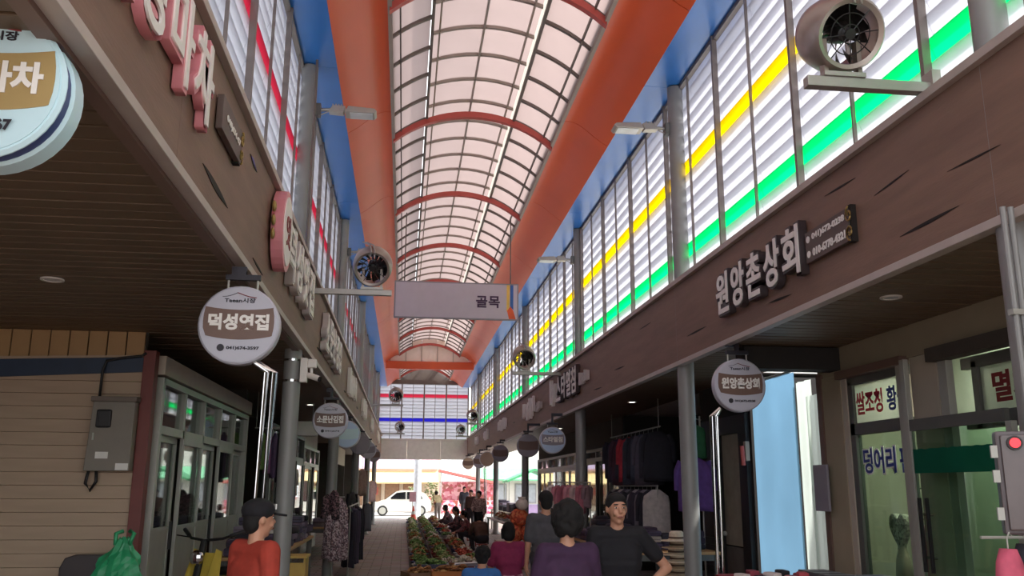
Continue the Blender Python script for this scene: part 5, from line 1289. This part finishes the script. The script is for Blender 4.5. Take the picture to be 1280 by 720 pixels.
def stool(label, x, y, h=.2):
    t = thing('low_stool', label, 'stool', (x, y, 0)); MB().lathe([(.15, h-.03), (.16, h-.015), (.15, h)], 16).build('seat', mat('stool_red', 'a04038', .5), t, smooth='auto')
    for k in range(4): a = PI/4+k*PI/2; MB().tube([(.13*math.cos(a), .13*math.sin(a), 0), (.1*math.cos(a), .1*math.sin(a), h-.03)], .012, 6).build('leg', 'stool_red', t)

capm = cloth('16151a')
person('person in red T-shirt and black cap walking away at lower left', -.93, 6.0, -.75, STAND, cloth('a53a2b'), cloth('33323a'), scale=.97, turn=-.25, voxel=.009, cap=capm, hairstyle='short', face=True,
       over=dict(sL=(-.15, 0, 1.335), sR=(.15, 0, 1.335), hL=(-.24, .22, .95), eL=(-.22, .03, 1.07), eR=(.2, -.02, 1.07), kL=(-.1, .14, .48), aL=(-.1, .02, .1), aR=(.1, -.18, .09)))
person('person with curly black hair in purple shirt seen from behind', 1.12, 6.1, .15, STAND, cloth('3d2440'), cloth('2c2a33'), scale=.95, voxel=.010, hairstyle='curly', turn=.05, hairgrow=1.12, sleeve=.7,
       over=dict(hL=(-.15, .3, 1.0), eL=(-.23, .06, 1.06), hR=(.15, .3, 1.0), eR=(.23, .06, 1.06)))
person('person in black T-shirt facing the camera, hand on hip', 1.68, 7.0, PI-.1, STAND, cloth('19181d'), cloth('4a4a52'), hair='hair', scale=1.0, voxel=.008, face=True, turn=.15, sleeve=.6,
       over=dict(eL=(-.40, -.06, 1.08), hL=(-.21, .07, .95), eR=(.22, .0, 1.06), hR=(.2, .1, .86)))
person('person in dark grey shirt seen from behind in mid lane', 1.66, 10.4, .1, STAND, cloth('4b4a4e'), cloth('35333a'), scale=1.0, voxel=.012, sleeve=.8)
person('person in patterned blouse and black trousers standing in the lane', 2.5, 29.6, PI-.5, STAND, fleck('blouse', ['8a6f66', 'a58a80', '6a524c', 'c0a89c'], 40), cloth('1e1c22'), scale=.94, voxel=.018, hairstyle='perm', face=True, sleeve=1.1, over=dict(hR=(.12, .28, 1.02), eR=(.22, .08, 1.06)))
person('person in dark jacket walking at the market mouth', 3.05, 45.0, PI+.3, STAND, cloth('2c2a33'), cloth('26252b'), scale=1.02, voxel=.02, sleeve=1.1, over=dict(kL=(-.1, .14, .48), aL=(-.1, .06, .1), aR=(.1, -.2, .1)))
person('person in pale yellow top by the traffic cone', 1.72, 44.5, .4, STAND, cloth('d8c79a'), cloth('8a8078'), scale=.93, voxel=.02, sleeve=.8, hairstyle='perm', over=dict(chest=(0, .08, 1.17), neck=(0, .16, 1.33), head=(0, .22, 1.45), sL=(-.165, .12, 1.3), sR=(.165, .12, 1.3)))
person('person in brown vest at the far right columns', 2.6, 34.5, 2.6, STAND, cloth('5a4640'), cloth('2a282e'), scale=.95, voxel=.02, sleeve=1.1)
seat = [(2.1, 31.5, 1.45, 'vendor in dark red top seated farthest along the produce row', '6a3a3c', 'perm'), (2.0, 29.0, 1.5, 'vendor in black vest seated behind the produce row', '2e2a30', 'short'), (2.05, 26.3, 1.55, 'vendor in dark red patterned top seated nearest of the row', '7a3a3e', 'perm'), (1.9, 34.5, 1.4, 'vendor in grey top seated near the traffic cone', '4a4650', 'bob')]
for k, (x, y, rz, lab, c_, hs) in enumerate(seat):
    person(lab, x, y, rz, SIT, fleck('vendor_top_%d' % k, [c_, '8a5a5a', c_, '4a3a3c'], 30), cloth('3a3038'), scale=1.0, voxel=.018, hairstyle=hs, face=True, sleeve=1.1); stool('low red stool under '+lab.split(' seated')[0], x, y)
person('person in brown jacket seated with back turned', 2.15, 24.4, .3, SIT, cloth('5c4238'), cloth('2e2a2c'), voxel=.018, hairstyle='bob', sleeve=1.1); stool('low red stool under the brown-jacketed person', 2.15, 24.4)
UPS = dict(pelvis=(0, 0, .42), chest=(0, .05, .70), neck=(0, .08, .89), head=(0, .11, 1.03), sL=(-.165, .07, .84), eL=(-.24, .12, .58), hL=(-.14, .34, .52), sR=(.165, .07, .84), eR=(.24, .12, .58), hR=(.14, .34, .52),
           pL=(-.1, .02, .40), kL=(-.14, .42, .46), aL=(-.13, .40, .07), pR=(.1, .02, .40), kR=(.14, .42, .46), aR=(.13, .40, .07))
person('person in magenta shirt seated with back to the camera', 1.5, 12.6, .1, UPS, cloth('8c2a52'), fleck('floral_pink', ['b56a80', 'd09aa8', '8c4a60', 'e0bcc0'], 30), scale=1.05, voxel=.012, hairstyle='bob', sleeve=.8); stool('low red stool under the magenta-shirted person', 1.5, 12.6, .28)
person('person with black hair crouching in blue beside the crates', .88, 10.5, -.3, SIT, cloth('3a6fb0'), cloth('2c2c38'), voxel=.012, hairstyle='perm', sleeve=1.1, scale=1.0); stool('low red stool under the blue-shirted person', .88, 10.5)

bpy.data.scenes.remove(_TS)
